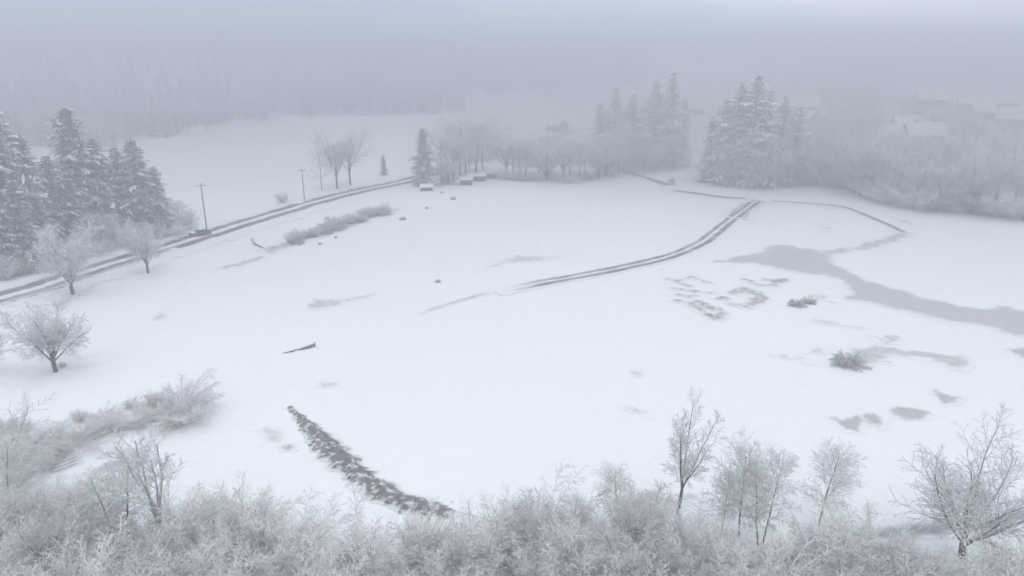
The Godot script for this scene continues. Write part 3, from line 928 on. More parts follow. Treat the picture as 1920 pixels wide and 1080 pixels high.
	var spots := [
		[[Vector2(45.5, -101.0), Vector2(47.6, -100.3), Vector2(47.3, -98.5), Vector2(45.6, -99.2)], 0.35, "thin thaw patch next to the little dark bush"],
		[[Vector2(46.0, -83.9), Vector2(47.5, -82.7), Vector2(49.7, -84.2), Vector2(49.0, -82.3), Vector2(47.0, -81.1)], 0.4, "thaw patch above the forked slush pool"],
		[[Vector2(32.4, -77.3), Vector2(34.0, -76.9), Vector2(35.1, -75.6), Vector2(34.1, -76.2)], 0.45, "thin line of bare ground before the round bush"],
		[[Vector2(36.4, -79.0), Vector2(37.9, -79.2), Vector2(37.4, -78.2), Vector2(36.2, -78.3)], 0.45, "tiny bare patch before the round bush"],
		[[Vector2(40.9, -89.8), Vector2(43.5, -89.0), Vector2(46.1, -86.8), Vector2(43.7, -87.8)], 0.3, "faint thaw streak above the round bush"],
		[[Vector2(-29.0, -93.9), Vector2(-29.4, -98.4), Vector2(-27.1, -98.9), Vector2(-24.6, -98.4), Vector2(-24.8, -95.8), Vector2(-26.9, -95.1)], 0.4, "grey thaw patch alone in the mid pasture"],
		[[Vector2(-25.3, -97.8), Vector2(-23.2, -99.4), Vector2(-21.1, -101.0), Vector2(-22.2, -98.3)], 0.3, "thin thaw streak beside the grey patch"],
		[[Vector2(-4.6, -115.8), Vector2(-1.4, -120.0), Vector2(1.5, -123.7), Vector2(4.9, -123.0), Vector2(9.8, -123.9), Vector2(4.8, -120.8), Vector2(0.0, -119.3)], 0.35, "long faint thaw streak above the wheel ruts"],
		[[Vector2(-20.6, -69.3), Vector2(-19.5, -69.6), Vector2(-18.6, -69.1), Vector2(-19.6, -68.7)], 0.35, "faint thin patch beyond the rubble bank"],
		[[Vector2(12.1, -63.4), Vector2(12.7, -63.6), Vector2(13.1, -62.7), Vector2(12.5, -62.6)], 0.5, "small dark thaw spot above the lone feathery trees"],
		[[Vector2(13.8, -72.1), Vector2(14.6, -72.4), Vector2(14.9, -71.5), Vector2(14.2, -71.1)], 0.4, "small pale thaw spot farther out on the snow"],
		[[Vector2(-23.7, -59.6), Vector2(-22.5, -58.4), Vector2(-21.0, -56.6), Vector2(-19.9, -55.7), Vector2(-20.3, -55.2), Vector2(-21.8, -57.0)], 0.35, "worn strip of bare ground beside the rubble bank"],
		[[Vector2(-51.6, -115.7), Vector2(-49.8, -120.7), Vector2(-47.1, -126.8), Vector2(-46.1, -125.3), Vector2(-48.3, -119.3)], 0.45, "thin grey line of ground below the bent log"],
		[[Vector2(-49.9, -93.3), Vector2(-49.7, -94.1), Vector2(-48.2, -90.2), Vector2(-48.8, -90.2)], 0.4, "small scuffed spot on the open snow"],
		[[Vector2(69.3, -153.0), Vector2(69.6, -149.7), Vector2(71.3, -150.8), Vector2(68.1, -147.5)], 0.4, "small scuffed spot inside the curve of the path"],
		[[Vector2(90.5, -161.5), Vector2(91.1, -157.0), Vector2(90.2, -153.7), Vector2(89.3, -156.9)], 0.35, "scuffed spot beyond the corner of the path"],
	]
	for q in spots:
		patch("thaw_patch", q[0], 0.35, 0.5, 1.2, Color(0.4, 0.395, 0.38), q[2], "bare ground", 0.0, 0.5, 0.03, minf(1.0, q[1] * 2.1))
	var streaks := [
		[[Vector2(25.2, -109.5), Vector2(26.5, -107.0), Vector2(28.3, -105.2)], 0.5, "upper slanting streak of the streaky thaw area"], [[Vector2(27.4, -108.2), Vector2(29.7, -110.4), Vector2(31.4, -106.9)], 0.45, "peaked streak at the top of the streaky thaw area"],
		[[Vector2(25.3, -104.1), Vector2(26.5, -103.2), Vector2(27.7, -102.1)], 0.45, "short streak under the slanting one in the streaky thaw area"], [[Vector2(25.3, -100.8), Vector2(26.5, -99.7), Vector2(27.8, -100.2)], 0.5, "level streak in the middle of the streaky thaw area"],
		[[Vector2(28.6, -102.4), Vector2(30.4, -101.5)], 0.5, "small streak at the inner side of the streaky thaw area"], [[Vector2(24.2, -97.9), Vector2(26.1, -96.4), Vector2(27.0, -92.9), Vector2(28.0, -90.3)], 0.6, "longest streak, sweeping down the streaky thaw area"],
		[[Vector2(27.6, -96.7), Vector2(28.2, -95.4), Vector2(28.9, -94.0)], 1.2, "broad blotch beside the longest thaw streak"], [[Vector2(27.1, -91.1), Vector2(28.0, -90.1), Vector2(29.3, -92.0)], 0.9, "hooked blotch at the low end of the longest thaw streak"],
		[[Vector2(30.8, -98.7), Vector2(31.8, -99.2), Vector2(31.7, -97.7)], 0.7, "lone fleck between the two thaw areas"], [[Vector2(38.1, -108.8), Vector2(39.0, -105.9), Vector2(41.1, -105.6), Vector2(44.6, -109.1)], 0.7, "bowl-shaped streak at the top of the curled thaw area"],
		[[Vector2(34.0, -101.8), Vector2(36.1, -103.5), Vector2(37.3, -101.9), Vector2(37.4, -99.3), Vector2(36.3, -97.8)], 1.3, "curled brownish band in the curled thaw area"], [[Vector2(32.4, -96.0), Vector2(33.7, -95.0), Vector2(35.5, -96.8)], 0.8, "lowest streak of the curled thaw area"], [[Vector2(41.3, -109.5), Vector2(42.3, -108.1), Vector2(44.2, -108.7)], 0.6, "short streak inside the bowl-shaped one"]]
	for k in streaks.size():
		var q: Array = streaks[k]
		patch("thaw_streak", q[0], 0.25, 0.3, 0.7, Color(0.34, 0.33, 0.31), q[2], "bare ground", 0.0, 0.6, 0.04, 0.95, q[1] * 0.8)
	patch("debris_strip", [Vector2(-46.7, -130.1), Vector2(-45.0, -136.1), Vector2(-42.2, -139.7), Vector2(-39.0, -146.5), Vector2(-36.0, -154.0), Vector2(-33.8, -161.0), Vector2(-29.7, -170.1)], 0.5, 0.6, 1.6, Color(0.3, 0.3, 0.29), "long broken strip of dark ground along the bramble hedge", "bare ground", 0.0, 0.7, 0.06, 0.95, 1.3)
	for k in 3:
		var off: float = [0.0, 0.7, 1.3][k]
		single("ski_rut", rut([Vector2(-39.6, -51.9) + Vector2(0.5, 0.8) * off, Vector2(-38.6, -52.8) + Vector2(0.5, 0.8) * off, Vector2(-37.8, -54.1) + Vector2(0.5, 0.8) * off], 0.0, 0.12, Color(0.25, 0.25, 0.26), 40 + k, 0.05, 0.04, 0.1, 0.3), snow_mat, ["longest dark rut by the rime thicket, below the hedge clumps", "middle one of three dark ruts by the rime thicket", "faintest of three dark ruts, nearest to the narrow slush pool"][k], "rut", "structure")

func build_far() -> void:
	var rng := RandomNumberGenerator.new()
	rng.seed = 77
	var wood := PackedVector2Array([Vector2(-900, -190), Vector2(-330, -235), Vector2(-230, -285), Vector2(-168, -318), Vector2(-166, -385), Vector2(-146, -440), Vector2(-87, -452), Vector2(-38, -452), Vector2(-46, -548), Vector2(61, -556), Vector2(112, -575), Vector2(122, -700), Vector2(150, -900), Vector2(-900, -900)])
	var edge_noise := FastNoiseLite.new()
	edge_noise.seed = 2
	edge_noise.frequency = 0.03
	var spruces := []
	var bares := []
	var x := -760.0
	while x < 160.0:
		var z := -190.0
		while z > -880.0:
			var p := Vector2(x + rng.randf_range(-4, 4), z + rng.randf_range(-4, 4))
			var shift := Vector2(edge_noise.get_noise_2d(p.x, p.y), edge_noise.get_noise_2d(p.y, p.x)) * 34.0
			if Geometry2D.is_point_in_polygon(p + shift, wood) and absf(p.x) < -p.y * 0.95 + 40.0:
				var q := {"x": p.x, "z": p.y, "tall": rng.randf_range(8, 17), "turn": rng.randf() * TAU}
				if rng.randf() < 0.45: spruces.append(q)
				else: bares.append(q)
			z -= 5.0
		x += 5.0
	# beyond the village the slope carries loose woods
	for k in 1500:
		var p := Vector2(rng.randf_range(130, 620), rng.randf_range(-720, -290))
		var clear := true
		for q in houses:
			var v: Vector2 = q[0]
			var near := Geometry2D.get_closest_point_to_segment(p, v * 0.88, v)
			if p.distance_to(near) < 9.0: clear = false
		if clear and sin(p.x * 0.03 + 1.0) * sin(p.y * 0.021) > -0.35 and p.x < -p.y * 0.9:
			bares.append({"x": p.x, "z": p.y, "tall": rng.randf_range(8, 14), "turn": rng.randf() * TAU})
	scatter("conifer_forest", "far_spruce", spruces, "dark conifer forest on the hillside beyond the far field, dimmed by fog", "forest")
	scatter("bare_forest", "far_bare", bares, "bare frosted woodland mixed over the foggy hillside", "forest")

func build_mist() -> void:
	var banks := [
		[Vector3(-520, 70, -720), Vector3(1000, 240, 560), 0.0035, Color(0.76, 0.86, 1.0), "bluish low cloud over the wooded hill behind the spruce grove"],
		[Vector3(-260, 66, -760), Vector3(1000, 170, 520), 0.002, Color(0.8, 0.88, 1.0), "low cloud over the middle of the wooded hill"],
		[Vector3(-60, 60, -820), Vector3(900, 150, 480), 0.0018, Color(0.88, 0.93, 1.0), "low cloud at the open end of the wooded hill"],
		[Vector3(180, 40, -800), Vector3(800, 110, 420), 0.002, Color(0.95, 0.97, 1.0), "pale low cloud between the hill and the village slope"],
		[Vector3(140, 8, -272), Vector3(360, 84, 230), 0.0032, Color(0.96, 0.98, 1.0), "mist bank around the conifer clumps and the far belt of trees"],
		[Vector3(480, 32, -720), Vector3(860, 90, 460), 0.0035, Color(0.97, 0.98, 1.0), "palest low cloud on the slope above the village"]]
	for q in banks:
		var fm := FogMaterial.new()
		fm.density = q[2]
		fm.albedo = q[3]
		var f := FogVolume.new()
		f.name = numbered("mist_bank" if q[0].z > -400.0 else "low_cloud")
		f.shape = RenderingServer.FOG_VOLUME_SHAPE_ELLIPSOID
		f.size = q[1]
		f.position = q[0]
		f.material = fm
		add_child(f)
		tag(f, q[4], "cloud", "", "stuff")

func build_village() -> void:
	var list := [
		[149.9, -369.3, 9.0, 13.0, 3.4, 1.2, "house with a bright snowy roof just behind the conifer clump", "bright roof by the conifers"],
		[139.7, -338.1, 8.0, 9.0, 3.0, 0.4, "small house below the one behind the conifer clump", "small house by the conifers"],
		[152.0, -284.7, 8.0, 12.0, 3.0, 1.5, "house with the whitest long roof amid the bare trees", "whitest roof"],
		[166.1, -299.0, 7.5, 11.0, 3.2, 1.35, "house with thin pale roof, uphill of the whitest roof", "thin pale roof"],
		[162.1, -280.3, 9.0, 13.0, 3.2, 1.45, "wide snowy roofed house beside the whitest roof", "wide roof beside the whitest"],
		[207.3, -355.6, 9.0, 14.0, 3.4, 1.3, "house higher up the village slope, roof nearly lost in fog", "roof nearly lost in fog"],
		[223.3, -342.9, 10.0, 18.0, 3.6, 1.1, "large house with a long roof at the top of the village", "long top roof"],
		[236.3, -347.1, 9.0, 13.0, 3.4, 1.5, "house next to the long roof at the top of the village", "house next to the long roof"],
		[213.2, -325.3, 7.0, 9.0, 2.8, 1.5, "low outbuilding below the long roofed house", "low outbuilding"],
		[218.6, -310.6, 9.0, 12.0, 3.2, 0.6, "house at the far edge of the village behind bare trees", "house at the village edge"],
		[109.3, -431.4, 8.0, 11.0, 3.0, 1.4, "house in the gap between the two conifer clumps", "house in the conifer gap"],
		[23.7, -371.2, 7.0, 9.0, 3.0, 0.7, "small house beside the lane in the far snowy field", "small house by the lane"],
	]
	var k := 0
	for q in list:
		var wall: Color = [Color(0.35, 0.33, 0.31), Color(0.22, 0.2, 0.2), Color(0.3, 0.25, 0.23), Color(0.4, 0.4, 0.4)][k % 4]
		house(q[0], q[1], q[2], q[3], q[4], q[5], wall, q[6])
		houses.append([Vector2(q[0], q[1]), q[7]])
		k += 1
	
func build_middle() -> void:
	# conifers by the road
	var grove := [
		["spruce_2", -90.7, -122.9, 27.4, "tall spruce at the frame edge of the roadside grove"],
		["spruce_1", -90.4, -129.4, 20.8, "shorter spruce between the two tallest of the roadside grove"],
		["spruce_0", -85.9, -137.7, 25.2, "tallest snow-streaked spruce standing clear in the roadside grove"],
		["spruce_1", -88.2, -133.0, 16.8, "low spruce tucked before the tallest one of the grove"],
		["spruce_1", -83.4, -140.7, 19.3, "slim spruce behind the tallest one of the grove"],
		["spruce_2", -82.2, -145.8, 17.0, "broad spruce near the open end of the grove"],
		["spruce_0", -77.4, -143.6, 19.1, "spruce with ragged boughs at the open end of the grove"],
		["spruce_1", -75.0, -146.2, 13.4, "short spruce, last of the grove toward the utility pole"],
		["spruce_0", -92.1, -117.6, 26.7, "spruce cut by the frame, nearest the grove's end"],
		["spruce_1", -83.4, -115.9, 14.7, "low dark spruce at the roadside below the tall ones"],
		["spruce_2", -85.3, -112.4, 13.1, "dark low spruce beside the road, cut by the frame"],
		["spruce_1", -83.3, -120.7, 11.6, "dark low spruce hugging the road bank"],
		["spruce_1", -80.4, -136.6, 11.3, "low spruce behind the second roadside tree"],
		["spruce_0", -85.0, -133.2, 12.8, "low dark spruce behind the first roadside tree"],
	]
	var k := 0
	for q in grove:
		plant(q[0], "spruce_tree", q[4], q[1], q[2], q[3] * 1.07, k * 1.7, "tree", "spruces of the roadside grove", 1.2)
		k += 1
	var under := [Vector2(-82.8, -109.1), Vector2(-82.4, -112.4), Vector2(-81.3, -114.8), Vector2(-80.4, -117.7), Vector2(-80.0, -121.5), Vector2(-79.0, -124.7), Vector2(-77.9, -128.1), Vector2(-76.8, -131.6), Vector2(-75.6, -135.3), Vector2(-74.3, -139.2), Vector2(-72.7, -142.7), Vector2(-71.6, -146.3), Vector2(-88.4, -117.7), Vector2(-86.7, -121.5), Vector2(-84.4, -125.5), Vector2(-82.2, -132.0), Vector2(-79.7, -139.0), Vector2(-75.7, -144.1)]
	for j in under.size():
		plant(["brushy_0", "arching_1", "arching_0", "feathery_1"][j % 4], "frosted_shrub", ["brushy frosted shrub", "grey-green frosted shrub", "white arching frosted shrub", "young feathery frosted tree"][j % 4] + (" along the road" if j < 12 else " in the shade") + (" by the frame end of the spruce grove" if under[j].x < -78.0 else " by the pole end of the spruce grove"), under[j].x, under[j].y, [4.5, 4.0, 5.0, 8.0][j % 4], j * 1.9, "shrub", "undergrowth of the roadside grove", 1.4)
	plant("brushy_0", "shrub", "rounded shrub between the spruce grove and the nearer pole", -71.3, -150.6, 4.3, 0.4, "shrub", "", 1.3)
	plant("broad_1", "frosted_tree", "pinkish frosted roadside tree with one straight bole, in front of the grove", -67.1, -101.3, 12.0, 0.3, "tree", "", 0.95)
	plant("broad_1", "frosted_tree", "thin frosted roadside tree by the slushy lanes, nearer the pole", -61.9, -113.9, 9.8, 2.2, "tree", "", 0.8)
	plant("broad_1", "frosted_tree", "round-crowned frosted tree alone on the snow, its trunk forked low", -51.0, -71.6, 8.6, 1.1, "tree", "", 1.15)
	plant("broad_1", "frosted_tree", "frosted tree cut by the frame beside the round-crowned one", -58.4, -71.3, 5.6, 4.1)
	plant("brushy_1", "shrub", "small dark shrub at the foot of the round-crowned tree", -51.1, -73.0, 0.7, 1.0, "shrub", "", 1.6)
	# trees past the road
	plant("broad_2", "bare_tree", "bare tree with a wide high crown, middle of three by the road", -51.0, -202.3, 17.6, 0.5)
	plant("broad_2", "bare_tree", "bare tree with a curving trunk, last of three by the road", -48.4, -208.1, 18.1, 2.5)
	plant("far_bare", "bare_tree", "lower bare tree, first of three by the road", -54.6, -199.3, 14.3, 4.0)
	plant("spruce_1", "juniper", "narrow dark juniper alone beside the road", -42.3, -230.6, 6.6, 1.0, "tree", "", 1.25)
	plant("spruce_0", "spruce_tree", "shaggy dark spruce standing where the road meets the trees", -26.5, -210.6, 17.4, 2.0, "tree", "", 1.15)
	plant("far_spruce", "spruce_tree", "paler spruce close behind the shaggy roadside spruce", -21.7, -214.1, 13.4, 3.0)
	var spots := [-18.7, -221.9, 16.3, -14.9, -228.8, 20.4, -9.8, -233.6, 18.4, -6.2, -231.3, 17.2, -1.8, -228.8, 14.1, 2.6, -226.3, 12.9, 6.9, -225.0, 13.5, 11.1, -223.8, 13.1, 16.2, -219.8, 14.5, 21.4, -224.0, 12.5, 26.0, -226.2, 11.7, 30.9, -230.6, 13.8, -19.5, -212.1, 9.2, -14.9, -244.7, 14.2, 35.9, -235.1, 12.5, 44.9, -240.2, 10.8, 27.8, -224.3, 10.3, -17.4, -233.0, 17.9, -12.3, -240.3, 20.3, -4.5, -238.3, 18.7, 0.4, -240.6, 13.8, 9.0, -235.2, 13.7, 14.3, -234.8, 13.3, 19.5, -232.4, 12.5, 24.7, -234.7, 12.0, -23.8, -213.9, 12.4, 41.0, -244.6, 10.3, 4.4, -230.8, 11.8, 49.6, -245.3, 9.2]
	for j in range(0, spots.size(), 3):
		var lone: bool = j == 24
		var n := j / 3
		if n in [3, 6, 10, 19, 22, 25, 28]: continue
		var key: String = ["far_bare", "feathery_3", "far_bare", "feathery_0"][n % 4] if j >= 51 else ["broad_2", "far_bare", "feathery_0", "broad_0"][n % 4]
		var kind: String = {"far_bare": "round-crowned pale tree", "broad_2": "vase-shaped pale tree", "broad_0": "wide low-forked pale tree"}.get(key, "feathery pale tree")
		var x: float = spots[j]
		var where := "behind the three huts" if x < -4.0 else "in the middle of the hazy row" if x < 22.0 else "at the conifer end of the hazy row"
		plant(key, "hazy_tree", "pale bare tree with a forked bole, in front of the hazy row" if lone else kind + " " + where + (", rear rank" if j >= 51 else ""), x, spots[j + 1], spots[j + 2] * 1.05, j * 0.9, "tree", "" if lone else kind + "s " + where, 1.5 if j < 51 else 2.1)
	var feet := [Vector2(-19.9, -213.1), Vector2(-2.4, -219.7), Vector2(-1.3, -217.5), Vector2(3.0, -219.6), Vector2(7.3, -216.4), Vector2(11.7, -218.6), Vector2(17.6, -215.9), Vector2(23.3, -220.1), Vector2(28.3, -222.3), Vector2(32.9, -226.5), Vector2(40.6, -233.1)]
	for j in feet.size():
		plant(["arching_1", "brushy_0", "arching_3", "dome"][j % 4], "hazy_shrub", ["grey-green", "upright brushy", "pale arching", "low rounded"][j % 4] + " frosted shrub under the hazy row " + ("near the huts" if j < 2 else "near its middle" if j < 6 else "near the conifers"), feet[j].x, feet[j].y - 2.0 - 2.0 * (j * 7 % 3), [3.6, 3.0, 4.2, 2.4][j % 4], j * 1.3, "shrub", "shrubs under the hazy row", 1.5)
	# conifer clumps
	var clump := [
		["spruce_1", 31.6, -256.7, 21.2, "conifer at the field side of the first clump"], ["spruce_2", 36.7, -254.1, 26.8, "broad conifer in the first clump"],
		["spruce_0", 43.0, -254.6, 24.3, "conifer in the middle of the first clump"], ["spruce_2", 50.5, -252.9, 28.5, "tall conifer of the first clump next to its tallest"],
		["spruce_0", 56.4, -253.6, 31.7, "tallest conifer of the first clump, by the gap"], ["spruce_1", 61.8, -256.8, 22.7, "low conifer at the gap side of the first clump"],
		["spruce_1", 61.1, -216.8, 19.4, "low conifer at the gap side of the second clump"], ["spruce_0", 63.8, -213.4, 24.2, "conifer second from the gap in the second clump"],
		["spruce_2", 67.1, -211.3, 28.5, "tall conifer near the top of the second clump"], ["spruce_0", 71.1, -209.5, 30.6, "tallest conifer of the second clump"],
		["spruce_1", 75.3, -209.7, 26.5, "slim conifer beside the tallest of the second clump"], ["spruce_2", 80.7, -212.0, 25.1, "broad conifer on the village side of the second clump"],
		["spruce_1", 85.5, -212.4, 22.1, "conifer fading into the bare trees beside the second clump"], ["spruce_1", 64.6, -222.3, 21.4, "conifer at the back of the second clump"],
	]
	k = 0
	for q in clump:
		plant("rimed_" + q[0], "conifer", q[4], q[1], q[2], q[3] * 1.05, k * 1.3, "tree", "conifers of the two hazy clumps", [1.3, 1.05, 1.2][k % 3])
		k += 1
	var filler := [Vector2(58.9, -214.8), Vector2(63.7, -206.4), Vector2(70.8, -203.8), Vector2(75.9, -205.0), Vector2(81.1, -207.1), Vector2(86.8, -209.3), Vector2(91.8, -211.5), Vector2(70.5, -216.5), Vector2(80.6, -219.3), Vector2(89.3, -220.1), Vector2(31.9, -246.4), Vector2(38.8, -244.4), Vector2(46.3, -242.6), Vector2(56.5, -245.5)]
	for j in filler.size():
		plant(["feathery_3", "far_bare", "feathery_0"][j % 3], "frosted_tree", ["feathery frosted tree", "round-crowned frosted tree", "slim frosted tree"][j % 3] + (" crowding the second conifer clump" if j < 10 else " crowding the first conifer clump"), filler[j].x, filler[j].y + 1.5, [9.0, 14.0, 12.0, 17.0][j % 4], j * 1.1, "tree", "frosted trees crowding the conifers", 1.7)
	# bare trees before the village
	var rng := RandomNumberGenerator.new()
	rng.seed = 15
	var front := [Vector2(82.2, -210.1), Vector2(92.2, -214.7), Vector2(99.8, -216.9), Vector2(98.0, -199.0), Vector2(97.7, -183.4), Vector2(100.2, -174.7), Vector2(105.4, -169.7), Vector2(110.9, -165.9), Vector2(115.7, -161.7), Vector2(121.5, -155.8), Vector2(126.9, -150.5)]
	var edge := along(front, 2.6)
	for j in edge.size():
		var p := edge[j] + Vector2(rng.randf_range(-2.0, 2.0), rng.randf_range(-7.0, 1.5))
		var low := rng.randf() < 0.65
		if rng.randf() < 0.2: continue
		var where := "beside the second conifer clump" if j < edge.size() * 0.2 else "below the whitest roof" if j < edge.size() * 0.5 else "past the stream inlet" if j < edge.size() * 0.75 else "at the frame end of the far belt"
		var said: String = ["drooping frosted shrub ", "upright frosted shrub ", "round-crowned frosted tree ", "vase-shaped frosted tree "][0 if low and j % 2 else 1 if low else 2 + j % 2] + where + " on the pasture edge"
		plant(["arching_0", "brushy_0", "far_bare", "broad_2"][0 if low and j % 2 else 1 if low else 2 + j % 2], "frosted_shrub" if low else "frosted_tree", said, p.x, p.y, rng.randf_range(4.5, 8.0) if low else rng.randf_range(11.0, 17.0), rng.randf() * TAU, "shrub" if low else "tree", said.replace("shrub", "shrubs").replace("tree", "trees"), 1.4 if low else 1.35)
	var gaps := FastNoiseLite.new()
	gaps.seed = 8
	gaps.frequency = 0.035
	for row in 12:
		for j in range(0, edge.size(), 2):
			var p := edge[j] * (1.0 + 0.075 * (row + 1)) + Vector2(rng.randf_range(-5, 5), rng.randf_range(-5, 5))
			if rng.randf() < 0.1 + 0.055 * row: continue
			var best := 1e9
			var by := ""
			for q in houses:
				var far: float = p.distance_to(q[0])
				if far < best:
					best = far
					by = q[1]
			if best < 8.0: continue
			var tall := rng.randf_range(12.0, 19.0) if row < 4 else rng.randf_range(9.0, 15.0)
			for q in houses:
				var v: Vector2 = q[0]
				var on_line := Geometry2D.get_closest_point_to_segment(p, v * 0.72, v)
				if p.distance_to(on_line) < 6.5:
					tall = minf(tall, lerpf(32.0, ground(v.x, v.y) + 4.0, on_line.length() / v.length()) - ground(p.x, p.y))
			if tall < 2.5 or gaps.get_noise_2d(p.x, p.y) > 0.22: continue
			var kind: int = (j + row) % 3
			var said: String = ["feather-crowned bare tree", "spreading bare tree", "pale frosted tree"][kind] + (" in front of the village, below the " if row < 2 else " around the ") + by
			plant(["far_bare", "broad_2", "feathery_1"][kind], "frosted_tree", said, p.x, p.y, tall, rng.randf() * TAU, "tree", said.replace("tree", "trees"), 1.35)

func build_small() -> void:
	var a := build_pole(-66.7, -149.0, 10.2, "utility pole beside the car at the end of the spruce grove")
	var b := build_pole(-55.3, -184.0, 8.5, "utility pole farther up the road, before the three bare trees")
	build_wire(a, b, "overhead wire sagging between the two utility poles")
	var away := a - (b - a)
	build_wire(away, a, "overhead wire running from the nearer pole in front of the spruces")
	build_car(-65.3, -142.6, 0.75)
	hut(-14.1, -213.3, 3.6, 2.6, 1.5, 0.1, "lowest and shortest of three snow-roofed huts under the hazy trees")
	hut(-11.3, -221.0, 5.6, 2.4, 1.5, 0.1, "middle one of three snow-roofed huts under the hazy trees")
	hut(-7.6, -226.7, 5.6, 2.4, 1.6, 0.1, "uppermost of three snow-roofed huts under the hazy trees")
	hut(-24.8, -201.6, 3.4, 2.0, 1.0, 0.1, "low snow-capped lean-to at the foot of the shaggy spruce")
	# the bramble hedge by the road
	var line := along([Vector2(-45.1, -136.5), Vector2(-42.4, -140.2), Vector2(-39.1, -147.0), Vector2(-36.2, -154.5), Vector2(-33.9, -161.6), Vector2(-30.9, -167.4)], 1.3)
	var rng := RandomNumberGenerator.new()
	rng.seed = 33
	for k in line.size():
		var p := line[k]
		plant(["brushy_0", "dome", "brushy_1", "arching_1"][rng.randi() % 4 if k else 0], "bramble_shrub", "blocky bramble shrub at the low end of the roadside hedge" if k == 0 else "low frosted bramble shrub in the roadside hedge", p.x + rng.randf_range(-1.7, 1.7), p.y + rng.randf_range(-1.7, 1.7), 2.8 if k == 0 else rng.randf_range(0.8, 2.9), rng.randf() * TAU, "shrub", "" if k == 0 else "brambles of the roadside hedge", 1.35)
	boulder(-25.3, -158.8, 1.5, "dark round boulder with snow on top past the end of the hedge")
	boulder(-38.3, -135.3, 0.8, "small boulder on the snow below the hedge's low half")
	boulder(-36.5, -140.8, 0.8, "small boulder on the snow below the hedge's middle")
	boulder(-15.8, -185.9, 1.6, "boulder alone on the snow below the three huts")
	boulder(-21.4, -172.5, 0.9, "flat boulder between the hedge's end and the huts")
	boulder(-11.9, -107.4, 0.9, "small grey boulder alone in the mid pasture")
	boulder(-43.1, -160.0, 1.0, "boulder between the road and the hedge's upper half")
	boulder(-20.0, -196.7, 0.9, "boulder at the foot of the lean-to under the spruce")
	plant("brushy_1", "shrub", "low shrub with one tall twig in the field beyond the road", -59.9, -180.1, 3.2, 0.3, "shrub", "", 1.5)
	plant("brushy_0", "shrub", "tiny shrub beside the wheel ruts' far end", 48.6, -211.9, 2.9, 0.3, "shrub", "", 1.1)
	plant("dome", "shrub", "little dark bush on the snow between thaw patches and stream", 41.3, -95.8, 1.4, 0.3, "shrub", "", 1.0)
	plant("dome", "shrub", "low bush touching the little dark bush", 43.6, -97.1, 1.2, 2.3, "shrub", "", 1.0)
	plant("dome", "shrub", "round dense bush at the head of the forked slush pool", 39.1, -74.7, 2.0, 0.3, "shrub", "", 1.1)
	grass_tuft(27.3, -93.8, 0.35, 60, 1.4, "dry grass tuft in the streaky thaw patch")
	grass_tuft(36.4, -101.9, 0.3, 60, 1.5, "dry grass tuft in the curled thaw patch")
	grass_tuft(-28.7, -95.9, 0.3, 40, 0.9, "dry grass tuft in the grey thaw patch")
	grass_tuft(-20.1, -55.5, 0.35, 30, 0.4, "dry grass tuft at the end of the worn strip by the rubble bank")
	grass_tuft(0.5, -121.8, 0.4, 40, 1.5, "dry grass tuft in the long faint thaw streak")

